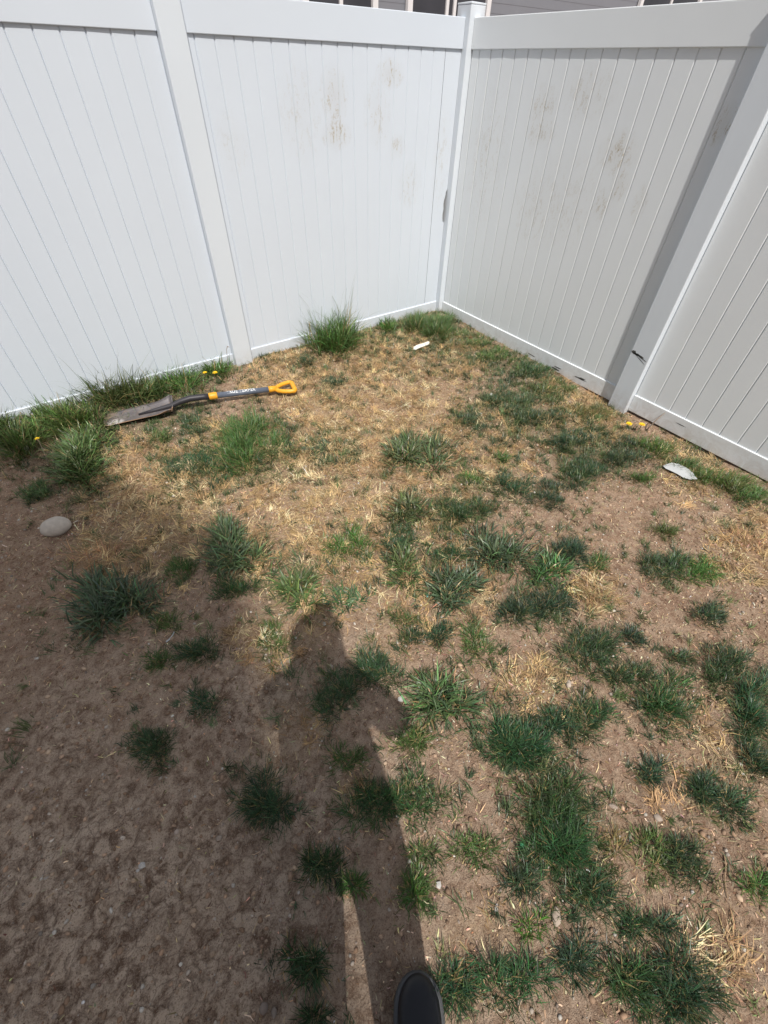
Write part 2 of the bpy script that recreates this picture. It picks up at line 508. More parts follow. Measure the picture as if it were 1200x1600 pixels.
# scuffs: scraped dark grazes in the vinyl, thin slivers set just proud
M_SCUFF = plain('scuff_mark', (.09, .09, .088), .8, .2)
def sliver(name, pts, parent, off=.0006):
    """flat print on the right fence; pts in (y, z) on plane x"""
    x = pts[0][0]
    v = [(x-off, p[1], p[2]) for p in pts]
    me = mesh_py(name, v, [tuple(range(len(v)))])
    return link(name, me, M_SCUFF, parent)
def streak(u0, v0, u1, v1, wpx, plane_x, parent, seed):
    rr = random.Random(seed)
    p0, p1 = on_plane(u0, v0, 0, plane_x), on_plane(u1, v1, 0, plane_x)
    d = p1-p0; nrm = np.array([0, -d[2], d[1]]); nrm /= max(np.linalg.norm(nrm), 1e-6)
    wd = wpx*np.linalg.norm(d)/max(math.hypot(u1-u0, v1-v0), 1)
    top, bot = [], []
    for i in range(8):
        t = i/7; w_ = wd*.5*math.sin(math.pi*(.06+.88*t))*rr.uniform(.6, 1.3)
        top.append(p0+d*t+nrm*w_); bot.append(p0+d*t-nrm*w_)
    pts = top+bot[::-1]
    return sliver('scuff', [tuple(p) for p in pts], parent)
for i, s in enumerate([(862, 573, 874, 580, 2.6), (866, 572, 877, 577, 1.6), (898, 588, 915, 594, 2.4), (902, 590, 917, 597, 1.2), (824, 551, 836, 558, 1.5), (1056, 660, 1072, 668, 1.2), (1095, 700, 1100, 706, 2)]):
    streak(*s, -RF, rf, i)
for i, s in enumerate([(987, 548, 994, 552, 5.5), (989, 550, 1006, 560, 3.0), (992, 551, 1010, 566, 1.6), (994, 555, 1007, 570, .9), (990, 552, 1000, 556, 3)]):
    o = streak(*s, -PH, None, 50+i); o.name = 'tear'; o.parent = rp

# ------------------------------------------------------------------ neighbouring house beyond the fence
M_SIDING = plain('grey_siding', (.205, .215, .245), .7, .3, var=.06, scale=6)
M_TRIM = plain('white_trim', (.72, .72, .74), .5, .4, var=.04)
M_PANE, pn, pl, pb = new_mat('window_pane')
pb.inputs['Base Color'].default_value = (.035, .036, .045, 1); pb.inputs['Roughness'].default_value = .08; pb.inputs['Specular IOR Level'].default_value = .6
nzp = noise(pn, pl, pn.new('ShaderNodeTexCoord').outputs['Object'], 1.6, 3)
pl.new(mixc(pn, pl, nzp, (.02, .02, .026), (.07, .07, .085)), pb.inputs['Base Color'])
M_ROOF = plain('roof_shingle', (.07, .068, .07), .9, .2, var=.25, scale=25)
nh = empty('neighbour_house', (4, 5, 0))
tag(nh, 'grey sided house with dark windows rising behind the fence corner', 'house')
wall = empty('wall', (4, 5, 0)); wall.parent = nh; wall.matrix_parent_inverse = Matrix.Translation((-4, -5, 0))
WX0, WX1, WZ = -7.0, 14.0, 5.6
box('wall_core', (WX0, 5.03, 0), (WX1, 12, WZ), M_SIDING, None).parent = nh
nh.children[-1].matrix_parent_inverse = Matrix.Translation((-4, -5, 0))
for o in list(nh.children):
    if o.name.startswith('wall') and o.type == 'EMPTY': bpy.data.objects.remove(o)
lap = .12
def lap_mesh():
    v = [(WX0, 5.028, 0), (WX1, 5.028, 0), (WX1, 5.0195, 0), (WX0, 5.0195, 0), (WX0, 5.022, lap), (WX1, 5.022, lap), (WX1, 5.028, lap), (WX0, 5.028, lap)]
    f = [(0, 1, 2, 3), (3, 2, 5, 4), (4, 5, 6, 7), (7, 6, 1, 0), (0, 3, 4, 7), (1, 6, 5, 2)]
    return mesh_py('siding_board', v, f)
lm = lap_mesh(); lm.materials.append(M_SIDING)
for k in range(int(WZ/lap)):
    o = link('siding_board', lm, None, nh); o.location = (0, 0, k*lap)
for (x0, x1, z0, z1, mul) in ((1.55, 2.62, 1.0, 3.1, [.5]), (3.35, 4.92, 1.0, 3.1, [.46, .56]), (9.3, 11.4, 1.0, 3.1, [.5])):
    wdo = box('window', (x0, 4.985, z0), (x1, 5.0, z1), M_PANE, nh)
    bm = bmesh.new(); fr = .09
    box_bm(bm, (x0-fr, 4.93, z0-fr), (x0+.004, 5.003, z1+fr), .006); box_bm(bm, (x1-.004, 4.93, z0-fr), (x1+fr, 5.003, z1+fr), .006)
    box_bm(bm, (x0+.006, 4.932, z1), (x1-.006, 5.002, z1+fr-.001), .006); box_bm(bm, (x0+.006, 4.92, z0-fr), (x1-.006, 5.002, z0), .006)
    for t in mul:
        xm = x0+(x1-x0)*t; box_bm(bm, (xm-.028, 4.95, z0+.002), (xm+.028, 4.984, z1-.002), .004)
    m_ = bpy.data.meshes.new('frame'); bm.to_mesh(m_); bm.free()
    fo = link('frame', m_, M_TRIM, None); fo.parent = wdo
def gable(name, x0, x1, yc, half, z_eave, pitch, mat, parent, th=.22, drop=0.0):
    zr = z_eave+half*pitch
    v, fs = [], []
    for x in (x0, x1):
        v += [(x, yc-half, z_eave-drop), (x, yc, zr), (x, yc+half, z_eave), (x, yc+half, z_eave-th), (x, yc, zr-th), (x, yc-half, z_eave-drop-th)]
    n = 6
    fs = [(0, 1, 4, 5), (1, 2, 3, 4), (6, 11, 10, 7), (7, 10, 9, 8)] + [(i, i+n, (i+1) % n+n, (i+1) % n) for i in range(n)]
    me = mesh_py(name, v, fs); bm = bmesh.new(); bm.from_mesh(me); bmesh.ops.recalc_face_normals(bm, faces=bm.faces); bm.to_mesh(me); bm.free()
    return link(name, me, mat, parent)
gable('roof', WX0-.4, WX1+.4, 8.5, 4.0, 5.7, .5, M_ROOF, nh)

# ------------------------------------------------------------------ the house behind the photographer (its gable shades the left of the yard)
HA = 16.0                                               # ridge height
AP = Vector((-2.67, -1.60, 0)) + Vector((-1.0, -2.5, 4.2))*(HA/4.2)
TP, HALF = .934, 5.0
hb = empty('town_house', (AP.x-4, AP.y, 0))
tag(hb, 'tall pale gabled town house standing behind the photographer', 'house')
M_PALE = plain('pale_siding', (.50, .49, .46), .8, .2, var=.05, scale=4)
ze = AP.z-HALF*TP
NEARP = 1.6
gable('roof', AP.x-9, AP.x, AP.y, HALF, ze, TP, M_ROOF, hb, drop=HALF*(NEARP-TP))
yw0, yw1, xw = AP.y-HALF+.45, AP.y+HALF-.45, AP.x-.35
zw = ze+.45*TP-.25
v = [(xw, yw0, -.1), (xw, yw1, -.1), (xw, yw1, zw), (xw, AP.y, zw+(HALF-.45)*TP), (xw, yw0, zw+(HALF-.45)*(TP-NEARP))]
v += [(x-8.3, y, z) for x, y, z in v]
me = mesh_py('wall', v, [(0, 1, 2, 3, 4), (9, 8, 7, 6, 5), (0, 5, 6, 1), (1, 6, 7, 2), (2, 7, 8, 3), (3, 8, 9, 4), (4, 9, 5, 0)])
link('wall', me, M_PALE, hb)
for zz in (1.0, 4.0, 7.0, 10.0):
    for yy in (AP.y-1.9, AP.y+1.1):
        wdo = box('window', (xw+.012, yy, zz), (xw+.03, yy+.95, zz+1.35), M_PANE, hb)
        bm = bmesh.new()
        for lo, hi in (((yy-.08, zz-.08), (yy+.002, zz+1.43)), ((yy+.948, zz-.08), (yy+1.03, zz+1.43)), ((yy+.004, zz+1.348), (yy+.946, zz+1.428)), ((yy+.004, zz-.078), (yy+.946, zz+.002))):
            box_bm(bm, (xw+.008, lo[0], lo[1]), (xw+.06, hi[0], hi[1]), .004)
        m_ = bpy.data.meshes.new('frame'); bm.to_mesh(m_); bm.free()
        fo = link('frame', m_, M_TRIM, None); fo.parent = wdo

# ------------------------------------------------------------------ blades
def blades(n, cx, cy, e1, e2, length, width, lean, curl, base_col, cvar, hz=None, rad_lean=.8, seed=0, tipdry=.0, flat_z=None, segs=3, up_bias=0):
    """n bent blades spread over an ellipse; returns verts, faces, colours"""
    r = np.random.default_rng(seed)
    rad = np.sqrt(r.random(n))**1.15; th = r.random(n)*2*np.pi
    # several crowns make up one clump, so its outline is uneven
    m_ = int(r.integers(5, 10)); ct_ = r.random(m_)*2*np.pi; cr_ = np.sqrt(r.random(m_))*.85; cs_ = r.uniform(.34, .62, m_)
    wch = r.choice(m_, n, p=cs_**2/np.sum(cs_**2))
    ex, ey = (cr_*np.cos(ct_))[wch]+rad*np.cos(th)*cs_[wch], (cr_*np.sin(ct_))[wch]+rad*np.sin(th)*cs_[wch]
    lx, ly = rad*np.cos(th)*cs_[wch]*1.4+.25*ex, rad*np.sin(th)*cs_[wch]*1.4+.25*ey
    # ragged outline
    k = 1+.2*np.sin(3*th+r.random()*6)+.18*np.sin(5*th+r.random()*6)
    ex *= k; ey *= k
    ox, oy = ex*e1[0]+ey*e2[0], ex*e1[1]+ey*e2[1]
    bx, by = cx+ox, cy+oy
    bz = height(bx, by)-.004 if flat_z is None else np.full(n, flat_z)
    out = np.arctan2(lx*e1[1]+ly*e2[1], lx*e1[0]+ly*e2[0])
    az = out+r.normal(0, 1.0, n)*(1.25-.55*rad)
    L = length*r.uniform(.55, 1.2, n)*(1.08-.35*rad)
    tilt = np.clip(lean*(.35+rad_lean*rad)+r.normal(0, .22, n), .02, 1.5)
    cu = curl*r.uniform(.3, 1.6, n)
    w = width*r.uniform(.65, 1.25, n)
    V = np.zeros((n, 2*segs+1, 3)); p = np.stack([bx, by, bz], -1); a = tilt.copy()
    tw = r.normal(0, .5, n)
    sdx, sdy, sdz = -np.sin(az)*np.cos(tw), np.cos(az)*np.cos(tw), np.sin(tw)*.7
    prof = [1.0, 1.05, .75, .45, .3][:segs]
    for s in range(segs):
        hw = w*prof[s]*.5
        V[:, 2*s, :] = p+np.stack([sdx*hw, sdy*hw, sdz*hw], -1)
        V[:, 2*s+1, :] = p-np.stack([sdx*hw, sdy*hw, sdz*hw], -1)
        st = L/segs
        p = p+np.stack([np.sin(a)*np.cos(az)*st, np.sin(a)*np.sin(az)*st, np.cos(a)*st], -1)
        a = np.clip(a+cu/segs, 0, 2.5)
    V[:, 2*segs, :] = p
    # keep tips out of the soil
    gzv = height(V[:, 2:, 0].ravel(), V[:, 2:, 1].ravel()).reshape(n, -1)+.002
    V[:, 2:, 2] = np.maximum(V[:, 2:, 2], gzv)
    c = np.array(base_col)[None, :]*np.exp(r.normal(0, cvar, (n, 1)))*np.exp(r.normal(0, cvar*.35, (n, 3)))
    dry = (r.random(n) < tipdry)[:, None]
    c = np.where(dry, np.array([[.36, .26, .12]])*np.exp(r.normal(0, .2, (n, 1))), c)
    return V, c, segs

def blade_mesh(name, parts, mat):
    allv, allf, allc, off = [], [], [], 0
    for V, c, segs in parts:
        n, m, _ = V.shape
        allv.append(V.reshape(-1, 3))
        base = off+np.arange(n)*m
        for s in range(segs-1):
            allf.append(np.stack([base+2*s, base+2*s+1, base+2*s+3, base+2*s+2], -1))
        tri = np.stack([base+2*segs-2, base+2*segs-1, base+2*segs], -1)
        allf.append(tri)
        allc.append(np.repeat(c, m, axis=0))
        off += n*m
    v = np.concatenate(allv); c = np.concatenate(allc)
    me = bpy.data.meshes.new(name)
    me.vertices.add(len(v)); me.vertices.foreach_set('co', v.ravel())
    lt = np.concatenate([np.full(len(f), f.shape[1]) for f in allf]); li = np.concatenate([f.ravel() for f in allf])
    me.loops.add(len(li)); me.loops.foreach_set('vertex_index', li.astype(np.int32))
    me.polygons.add(len(lt)); me.polygons.foreach_set('loop_start', np.concatenate([[0], np.cumsum(lt)[:-1]]).astype(np.int32)); me.polygons.foreach_set('loop_total', lt.astype(np.int32))
    me.update()
    at_ = me.color_attributes.new('tint', 'FLOAT_COLOR', 'POINT')
    cc = np.ones((len(v), 4), np.float32); cc[:, :3] = np.clip(c, 0, 1)
    at_.data.foreach_set('color', cc.ravel())
    me.materials.append(mat)
    return me

FESC, COARSE, LAWN, TALL, DRY, OLIVE = (.046, .088, .042), (.090, .142, .060), (.085, .150, .040), (.095, .155, .045), (.44, .30, .165), (.15, .165, .055)
KIND = {  # blades per m2, length, width, lean, curl, colour, variation, dry share
    'F': (40000, .060, .0020, .72, .70, FESC, .40, .05),
    'C': (10500, .100, .0058, .70, 1.05, COARSE, .34, .04),
    'L': (25000, .057, .0023, .72, .75, LAWN, .30, .06),
    'T': (8500, .16, .0048, .50, .95, TALL, .34, .07),
    'O': (22000, .06, .0023, .9, .8, OLIVE, .3, .25),
    'D': (6500, .065, .0020, 1.1, .7, DRY, .28, 0)}

TUFTS = [
 # kind, u, v, ru, rv (photo px), scale of length, label
 ('C', 118, 704, 50, 40, 1.2, 'big coarse broad-bladed grass clump under the tip of the shovel blade'),
 ('T', 178, 620, 42, 24, 1.45, 'tall arching grass clump at the fence foot, behind the shovel blade'),
 ('T', 112, 648, 45, 26, 1.05, 'dark long grass clump at the fence foot, left of the arching grass'),
 ('T', 228, 608, 34, 20, .95, 'long green grass clump at the fence foot above the shovel socket'),
 ('T', 282, 596, 36, 20, .95, 'lush grass clump at the fence foot left of the two dandelions'),
 ('T', 340, 583, 32, 14, .75, 'grass clump holding two dandelions beside the left fence post'),
 ('T', 8, 690, 34, 40, 1.1, 'shaded long grass clump cut by the left edge of the photo'),
 ('T', 62, 668, 28, 22, .8, 'shaded grass clump with one dandelion at far left'),
 ('T', 30, 655, 34, 16, .9, 'shaded long grass hard against the fence at far left'),
 ('L', 778, 550, 30, 13, .8, 'low grass patch at the right fence, second from the corner'),
 ('F', 822, 576, 30, 14, .8, 'dark low grass patch at the right fence, left of the first scuff'),
 ('L', 868, 604, 30, 14, .8, 'low grass patch at the right fence under the paired scuffs'),
 ('O', 922, 636, 36, 15, .9, 'yellowish grass patch left of the scuffed right fence post'),
 ('F', 800, 626, 38, 20, .75, 'flat dark grass patch around the white chip near right fence'),
 ('F', 850, 655, 38, 20, .75, 'flat dark grass patch right below the white chip near right fence'),
 ('F', 908, 678, 38, 18, .75, 'flat dark grass patch left of the right fence dandelions'),
 ('F', 742, 655, 28, 14, .65, 'faint flat grass patch above the spiky middle clump, at right'),
 ('L', 1102, 742, 26, 11, 1.1, 'grass clump at fence foot just right of white shard tip'),
 ('L', 1182, 775, 26, 13, 1.1, 'grass clump at the fence foot cut by the right edge'),
 ('L', 60, 768, 22, 20, 1.0, 'small shaded grass tuft between the far left weeds and the round stone'),
 ('T', 520, 540, 36, 20, 1.75, 'tallest grass clump, standing alone against the left fence'),
 ('F', 488, 568, 20, 12, .7, 'low dark tuft at the foot of the tallest grass clump'),
 ('T', 606, 510, 18, 7, .7, 'short spiky grass tuft between tallest clump and corner grass'),
 ('L', 668, 512, 38, 20, 1.9, 'tall grass clump growing in the fence corner'),
 ('L', 735, 528, 28, 14, .8, 'low grass tuft at the right fence, nearest the corner'),
 ('L', 408, 552, 26, 9, .9, 'thin grass fringe right of the left fence post'),
 ('L', 392, 695, 46, 40, 1.75, 'upright bright green grass clump just below the shovel shaft'),
 ('F', 310, 735, 50, 30, .65, 'flat grass mat left of the upright clump below the shovel'),
 ('L', 252, 682, 16, 10, .9, 'small grass tuft under the shovel blade, near its socket end'),
 ('F', 302, 664, 22, 12, .7, 'low grass tuft under the shovel shaft, left of yellow collar'),
 ('C', 655, 715, 36, 32, 1.15, 'spiky dark grass clump alone in the straw of the middle yard'),
 ('F', 515, 708, 28, 20, .6, 'faint low grass patch right of the upright clump by the shovel'),
 ('F', 525, 598, 20, 10, .6, 'small low grass tuft right of the shovel handle'),
 ('C', 634, 797, 32, 28, .95, 'coarse grass tuft directly below the spiky middle clump'),
 ('F', 727, 790, 38, 32, .9, 'bluish grass patch right of the coarse middle tuft'),
 ('L', 740, 748, 20, 14, .8, 'small grass tuft just above the bluish patch in the middle'),
 ('F', 800, 752, 32, 20, .8, 'low dark grass patch between the bluish patch and right fence'),
 ('L', 786, 711, 11, 10, 1.2, 'tiny bright spiky tuft above the low dark patch'),
 ('F', 908, 738, 32, 22, .85, 'round grass tuft halfway to the right fence dandelions'),
 ('F', 862, 768, 28, 20, .8, 'dark grass tuft left below the round tuft near right fence'),
 ('L', 1003, 742, 17, 10, .9, 'small green tuft left of the white plastic shard'),
 ('L', 1022, 698, 30, 13, 1.1, 'light green grass clump beside the right fence dandelions'),
 ('L', 1066, 722, 26, 11, 1.1, 'light green grass clump at fence foot above white shard'),
 ('L', 1140, 752, 36, 14, 1.3, 'light green grass clump at the fence foot right of white shard'),
 ('F', 978, 706, 28, 20, .8, 'dark grass tuft just below the two right fence dandelions'),
 ('C', 362, 862, 42, 38, 1.2, 'coarse grass clump on the edge of the house shadow'),
 ('F', 372, 918, 32, 20, .75, 'bluish low grass patch just below the coarse shadow-edge clump'),
 ('L', 280, 888, 25, 22, .9, 'short shaded grass tuft left of the coarse shadow-edge clump'),
 ('C', 172, 945, 60, 40, 1.15, 'wide coarse grass clump in shade, below the round stone'),
 ('L', 258, 970, 20, 16, .8, 'small shaded tuft right of the wide coarse clump'),
 ('F', 308, 1012, 28, 20, .9, 'dark round shaded tuft right of the curled white scrap'),
 ('L', 238, 1030, 22, 20, .9, 'shaded green tuft below the curled white scrap'),
 ('C', 463, 928, 32, 30, 1.1, 'coarse grass clump at the head of the photographer shadow'),
 ('L', 428, 998, 26, 24, .9, 'sunlit grass tuft left of the shadow of the head'),
 ('L', 545, 850, 28, 30, 1.0, 'loose upright grass tuft above the shadow of the head'),
 ('C', 543, 940, 25, 18, .75, 'small grey green tuft just right of the head shadow tip'),
 ('F', 620, 842, 28, 18, .7, 'flat bluish grass patch in the middle of the yard'),
 ('C', 636, 886, 32, 24, .9, 'coarse tuft below the flat bluish middle patch'),
 ('C', 704, 917, 40, 34, 1.05, 'loose coarse grass clump right of centre, above the teal crumbs'),
 ('F', 706, 868, 26, 18, .8, 'small dark tuft above the loose coarse clump'),
 ('C', 782, 857, 42, 32, 1.05, 'broad coarse grass clump, upper right of centre'),
 ('F', 886, 846, 32, 26, .9, 'round dark fine-bladed tuft right of the broad coarse clump'),
 ('L', 936, 878, 17, 14, 1.0, 'small green tuft right below the round dark tuft'),
 ('C', 862, 892, 30, 22, .9, 'coarse tuft under the round dark fine-bladed tuft'),
 ('F', 832, 945, 50, 30, .95, 'wide dark grass clump left of the fan of dead straw'),
 ('L', 1037, 822, 20, 13, .9, 'small green tuft below and left of the white shard'),
 ('F', 1038, 882, 33, 25, .95, 'dark fine tuft joined to a lighter one at right'),
 ('L', 1095, 887, 34, 18, .9, 'lighter green tuft joined to the dark one at its left'),
 ('F', 1112, 958, 28, 18, .8, 'small dark tuft near the right edge, mid height'),
 ('F', 1066, 1022, 18, 12, .8, 'tiny low tuft left below the small right edge tuft'),
 ('F', 1138, 1030, 34, 36, .95, 'dark tall-oval tuft close to the right edge'),
 ('F', 1188, 1100, 36, 50, 1.0, 'long dark grass band cut by the right edge'),
 ('F', 922, 1018, 44, 34, 1.0, 'dense round bluish tuft under the fan of dead straw'),
 ('F', 990, 995, 18, 18, .9, 'small tuft right of the dense bluish round one'),
 ('F', 982, 1052, 34, 22, .9, 'dark tuft right below the dense bluish round one'),
 ('F', 1042, 1090, 42, 32, 1.0, 'broad dark tuft with green rim right of the dead straw heap'),
 ('L', 632, 964, 24, 12, .9, 'thin leaning green tuft right of the head shadow'),
 ('F', 643, 992, 22, 16, .8, 'small dark tuft under the thin leaning green one'),
 ('F', 692, 985, 20, 22, .8, 'upright small tuft below the loose coarse clump'),
 ('L', 745, 1005, 28, 28, .85, 'slanting green tuft left of the dense bluish round one'),
 ('C', 690, 1090, 45, 38, 1.1, 'pale coarse rosette of grass right of the elbow shadow'),
 ('L', 645, 1152, 30, 26, 1.0, 'bright green tuft on the edge of the shadow, under the coarse rosette'),
 ('F', 797, 1162, 62, 56, 1.05, 'large dense round dark tuft in the right half'),
 ('F', 872, 1142, 36, 30, .75, 'thin grass patch between two dense dark tufts'),
 ('F', 915, 1120, 34, 28, .95, 'dark round tuft right of the large dense one'),
 ('F', 590, 1045, 38, 34, 1.0, 'tuft half in sun, half in the shoulder shadow'),
 ('F', 526, 1085, 28, 34, .95, 'shaded dark tuft in the middle of the chest shadow'),
 ('F', 316, 1100, 20, 26, .7, 'thin shaded tuft, upper one of two at left'),
 ('F', 236, 1168, 36, 28, .85, 'shaded dark tuft alone on the bare clay at left'),
 ('F', 424, 1240, 44, 38, 1.05, 'large dark shaded tuft left of the body shadow'),
 ('L', 541, 1186, 28, 20, .9, 'green shaded tuft under the curved pale root'),
 ('F', 584, 1262, 40, 38, 1.0, 'dark grass clump inside the body shadow'),
 ('F', 504, 1345, 30, 38, 1.0, 'dark oval tuft in shadow above the sunny sliver'),
 ('L', 552, 1385, 26, 22, .9, 'green shaded tuft right above the sunny sliver'),
 ('F', 470, 1512, 32, 36, 1.05, 'dark tuft left of the sunny sliver of ground'),
 ('F', 492, 1592, 24, 20, .9, 'shaded tuft cut by the bottom edge, left of the shoe'),
 ('F', 662, 1240, 32, 36, .9, 'sunlit pale green tuft on the shadow edge, upper one'),
 ('L', 664, 1330, 24, 22, .9, 'small yellowish green tuft on the shadow edge, middle one'),
 ('L', 648, 1402, 26, 38, 1.0, 'upright green tuft on the shadow edge, nearest the shoe'),
 ('L', 742, 1325, 34, 24, 1.0, 'vivid green slanting tuft left of the green plastic bit'),
 ('F', 868, 1258, 50, 46, 1.1, 'upper half of the largest dark grass mass at lower right'),
 ('F', 886, 1325, 60, 50, 1.15, 'lower half of the largest dark grass mass at lower right'),
 ('F', 812, 1382, 28, 30, .95, 'dark tuft at lower left of the largest grass mass'),
 ('F', 928, 1402, 42, 32, .95, 'dark slanting grass clump under the largest grass mass'),
 ('L', 836, 1448, 20, 24, .8, 'sparse green tuft left of the tan pebble'),
 ('O', 962, 1320, 20, 20, .9, 'yellow green tuft right of the largest grass mass'),
 ('F', 906, 1492, 36, 38, .95, 'dark tuft directly below the tan pebble'),
 ('F', 1002, 1450, 24, 26, .9, 'small dark tuft between two larger ones at lower right'),
 ('F', 702, 1545, 30, 46, 1.05, 'dark grass tuft touching the right side of the black shoe'),
 ('F', 797, 1535, 42, 42, 1.05, 'dark tuft at the bottom, second to the right of the shoe'),
 ('F', 985, 1535, 40, 42, 1.1, 'dark bottom tuft, left one of the large bottom right pair'),
 ('F', 1070, 1530, 52, 56, 1.2, 'long-bladed dark bottom tuft, right one of the large bottom pair'),
 ('F', 1045, 1445, 22, 18, .8, 'small thin tuft above the long-bladed bottom right one'),
 ('F', 1021, 1207, 25, 20, .9, 'isolated dark tuft left of the long right edge band'),
 ('F', 1122, 1255, 38, 46, .95, 'tall-oval dark tuft under the long right edge band'),
 ('F', 1178, 1200, 30, 34, .95, 'dark tuft at the right edge under the long band'),
 ('L', 1018, 1332, 28, 34, .9, 'thin yellowish green tuft right of the largest grass mass'),
 ('F', 1070, 1345, 30, 28, .9, 'dark tuft with a pale twig lying above it'),
 ('L', 1186, 1385, 26, 28, 1.1, 'slanting tuft cut by the right edge near the bottom'),
]
GROUPS = {'F': 'fine dark grass tufts in the yard', 'C': 'coarse grass clumps in the yard', 'L': 'green lawn grass tufts', 'T': 'long grass at the fence foot', 'O': 'green lawn grass tufts', 'D': 'dead grass tufts'}

def tuft_parts(kind, u, v, ru, rv, ls, seed, dens=1.0):
    den, L, wd, lean, curl, colr, cvar, dry = KIND[kind]
    c = at(u, v, .015)
    ju, jv = jac(u, v)
    L2 = L*ls
    R1, R2 = np.linalg.norm(ju)*ru, np.linalg.norm(jv)*rv
    # the blades lean out past their roots and, seen aslant, also show their height
    k1 = max(R1-.10*L2*math.sin(lean), .6*R1)/R1*1.08; k2 = max(R2-.20*L2*max(.5, R2/R1), .55*R2)/R2*1.08
    e1, e2 = ju*ru*k1, jv*rv*k2
    n = int(max(40, den*dens*math.pi*(R1*k1+.010)*(R2*k2+.010)))
    rr = random.Random(seed)
    col = [k*rr.uniform(.85, 1.18) for k in colr]
    parts = [blades(n, c[0], c[1], e1, e2, L2, wd, lean, curl, col, cvar, seed=seed, tipdry=dry)]
    # a few stragglers round the rim and dead blades in the thatch
    parts.append(blades(max(12, n//8), c[0], c[1], e1*1.4, e2*1.4, L2*.7, wd*.85, lean*1.15, curl, col, cvar, seed=seed+500, tipdry=dry*3))
    parts.append(blades(max(10, n//10), c[0], c[1], e1*1.25, e2*1.25, L2*.7, wd*.7, 1.25, .3, DRY, .3, seed=seed+900))
    if kind == 'T' and ls > .8:      # flowering stems stand above the leaves
        parts.append(blades(int((14+12*ls)*(2.2 if ls > 1.4 else 1)), c[0], c[1], e1*.8, e2*.8, L2*1.8, wd*.8, .32, .9, [k*.75 for k in colr], .3, seed=seed+1300, segs=5))
    return parts, c

for i, (kind, u, v, ru, rv, ls, label) in enumerate(TUFTS):
    parts, c = tuft_parts(kind, u, v, ru, rv, ls, 1000+i)
    o = link('grass_tuft', blade_mesh('grass_tuft', parts, M_GRASS))
    tag(o, label, 'grass', GROUPS[kind])

DRYT = [(158, 862, 50, 20, 1.25, 'bleached dead grass tuft right of the round stone'),
        (930, 930, 34, 22, 1.2, 'fan of pale dead straw in the right half of the yard'),
        (828, 1060, 48, 34, .9, 'heap of matted dead straw above the large dense tuft'),
        (1133, 1490, 34, 44, 1.0, 'dead straw tuft near the bottom right corner'),
        (1178, 842, 36, 22, 1.0, 'bleached dead grass patch at the right edge'),
        (560, 1238, 26, 20, .8, 'orange brown dead straw patch inside the body shadow')]
for i, (u, v, ru, rv, ls, label) in enumerate(DRYT):
    parts, c = tuft_parts('D', u, v, ru, rv, ls, 3000+i)
    o = link('dead_grass_tuft', blade_mesh('dead_grass_tuft', parts, M_STRAW))
    tag(o, label, 'dead grass', GROUPS['D'])

# ------------------------------------------------------------------ uncountable cover
def scatter(n, lst, base, seed, lo=(-3.95, -3.95), hi=(-.03, -.03), extra=None):
    r = np.random.default_rng(seed)
    x = r.uniform(lo[0], hi[0], n*6); y = r.uniform(lo[1], hi[1], n*6)
    # only where the lens can reach, with a margin
    d = np.stack([x-CAM[0], y-CAM[1], np.full_like(x, -CAM[2])], -1)
    dz = d@cF; uu = 600+FPX*(d@cR)/dz; vv = 800-FPX*(d@cU)/dz
    core = (dz > .2) & (uu > -120) & (uu < 1320) & (vv < 1720)
    vis = (dz > .08) & (uu > -500) & (uu < 1800) & (vv < 2600)
    n = int(n*vis.sum()/max(core.sum(), 1))          # same density on past the frame
    w = np.clip(base+blobs(x, y, lst)+fbm(x, y, .13, 4, seed)*1.1*np.clip(blobs(x, y, lst)+.2, 0, 1), 0, 1)
    if extra is not None: w = w*extra(x, y)
    keep = vis & (r.random(len(x)) < w)
    x, y = x[keep][:n], y[keep][:n]
    return x, y, r

def strew(name, x, y, r, length, width, col, cvar, tilt_sd, mat, segs=2, lift=.001, up=1.5):
    n = len(x)
    az = r.random(n)*2*np.pi; tilt = np.clip(up-np.abs(r.normal(0, tilt_sd, n)), .05, 1.56)
    L = length*r.uniform(.4, 1.4, n); w = width*r.uniform(.6, 1.3, n)
    p = np.stack([x, y, height(x, y)+lift], -1); V = np.zeros((n, 2*segs+1, 3)); a = tilt.copy()
    for s in range(segs):
        sd = np.stack([-np.sin(az), np.cos(az), np.zeros(n)], -1)*(w*.5)[:, None]
        V[:, 2*s] = p+sd; V[:, 2*s+1] = p-sd
        st = L/segs
        p = p+np.stack([np.sin(a)*np.cos(az)*st, np.sin(a)*np.sin(az)*st, np.cos(a)*st], -1)
        az = az+r.normal(0, .45, n); a = np.clip(a+r.normal(.1, .2, n), 0, 1.75)
    V[:, 2*segs] = p
    V[:, 2:, 2] = np.maximum(V[:, 2:, 2], height(V[:, 2:, 0].ravel(), V[:, 2:, 1].ravel()).reshape(n, -1)+lift)
    c = np.array(col)[None]*np.exp(r.normal(0, cvar, (n, 1)))*np.exp(r.normal(0, cvar*.3, (n, 3)))
    return (V, c, segs)

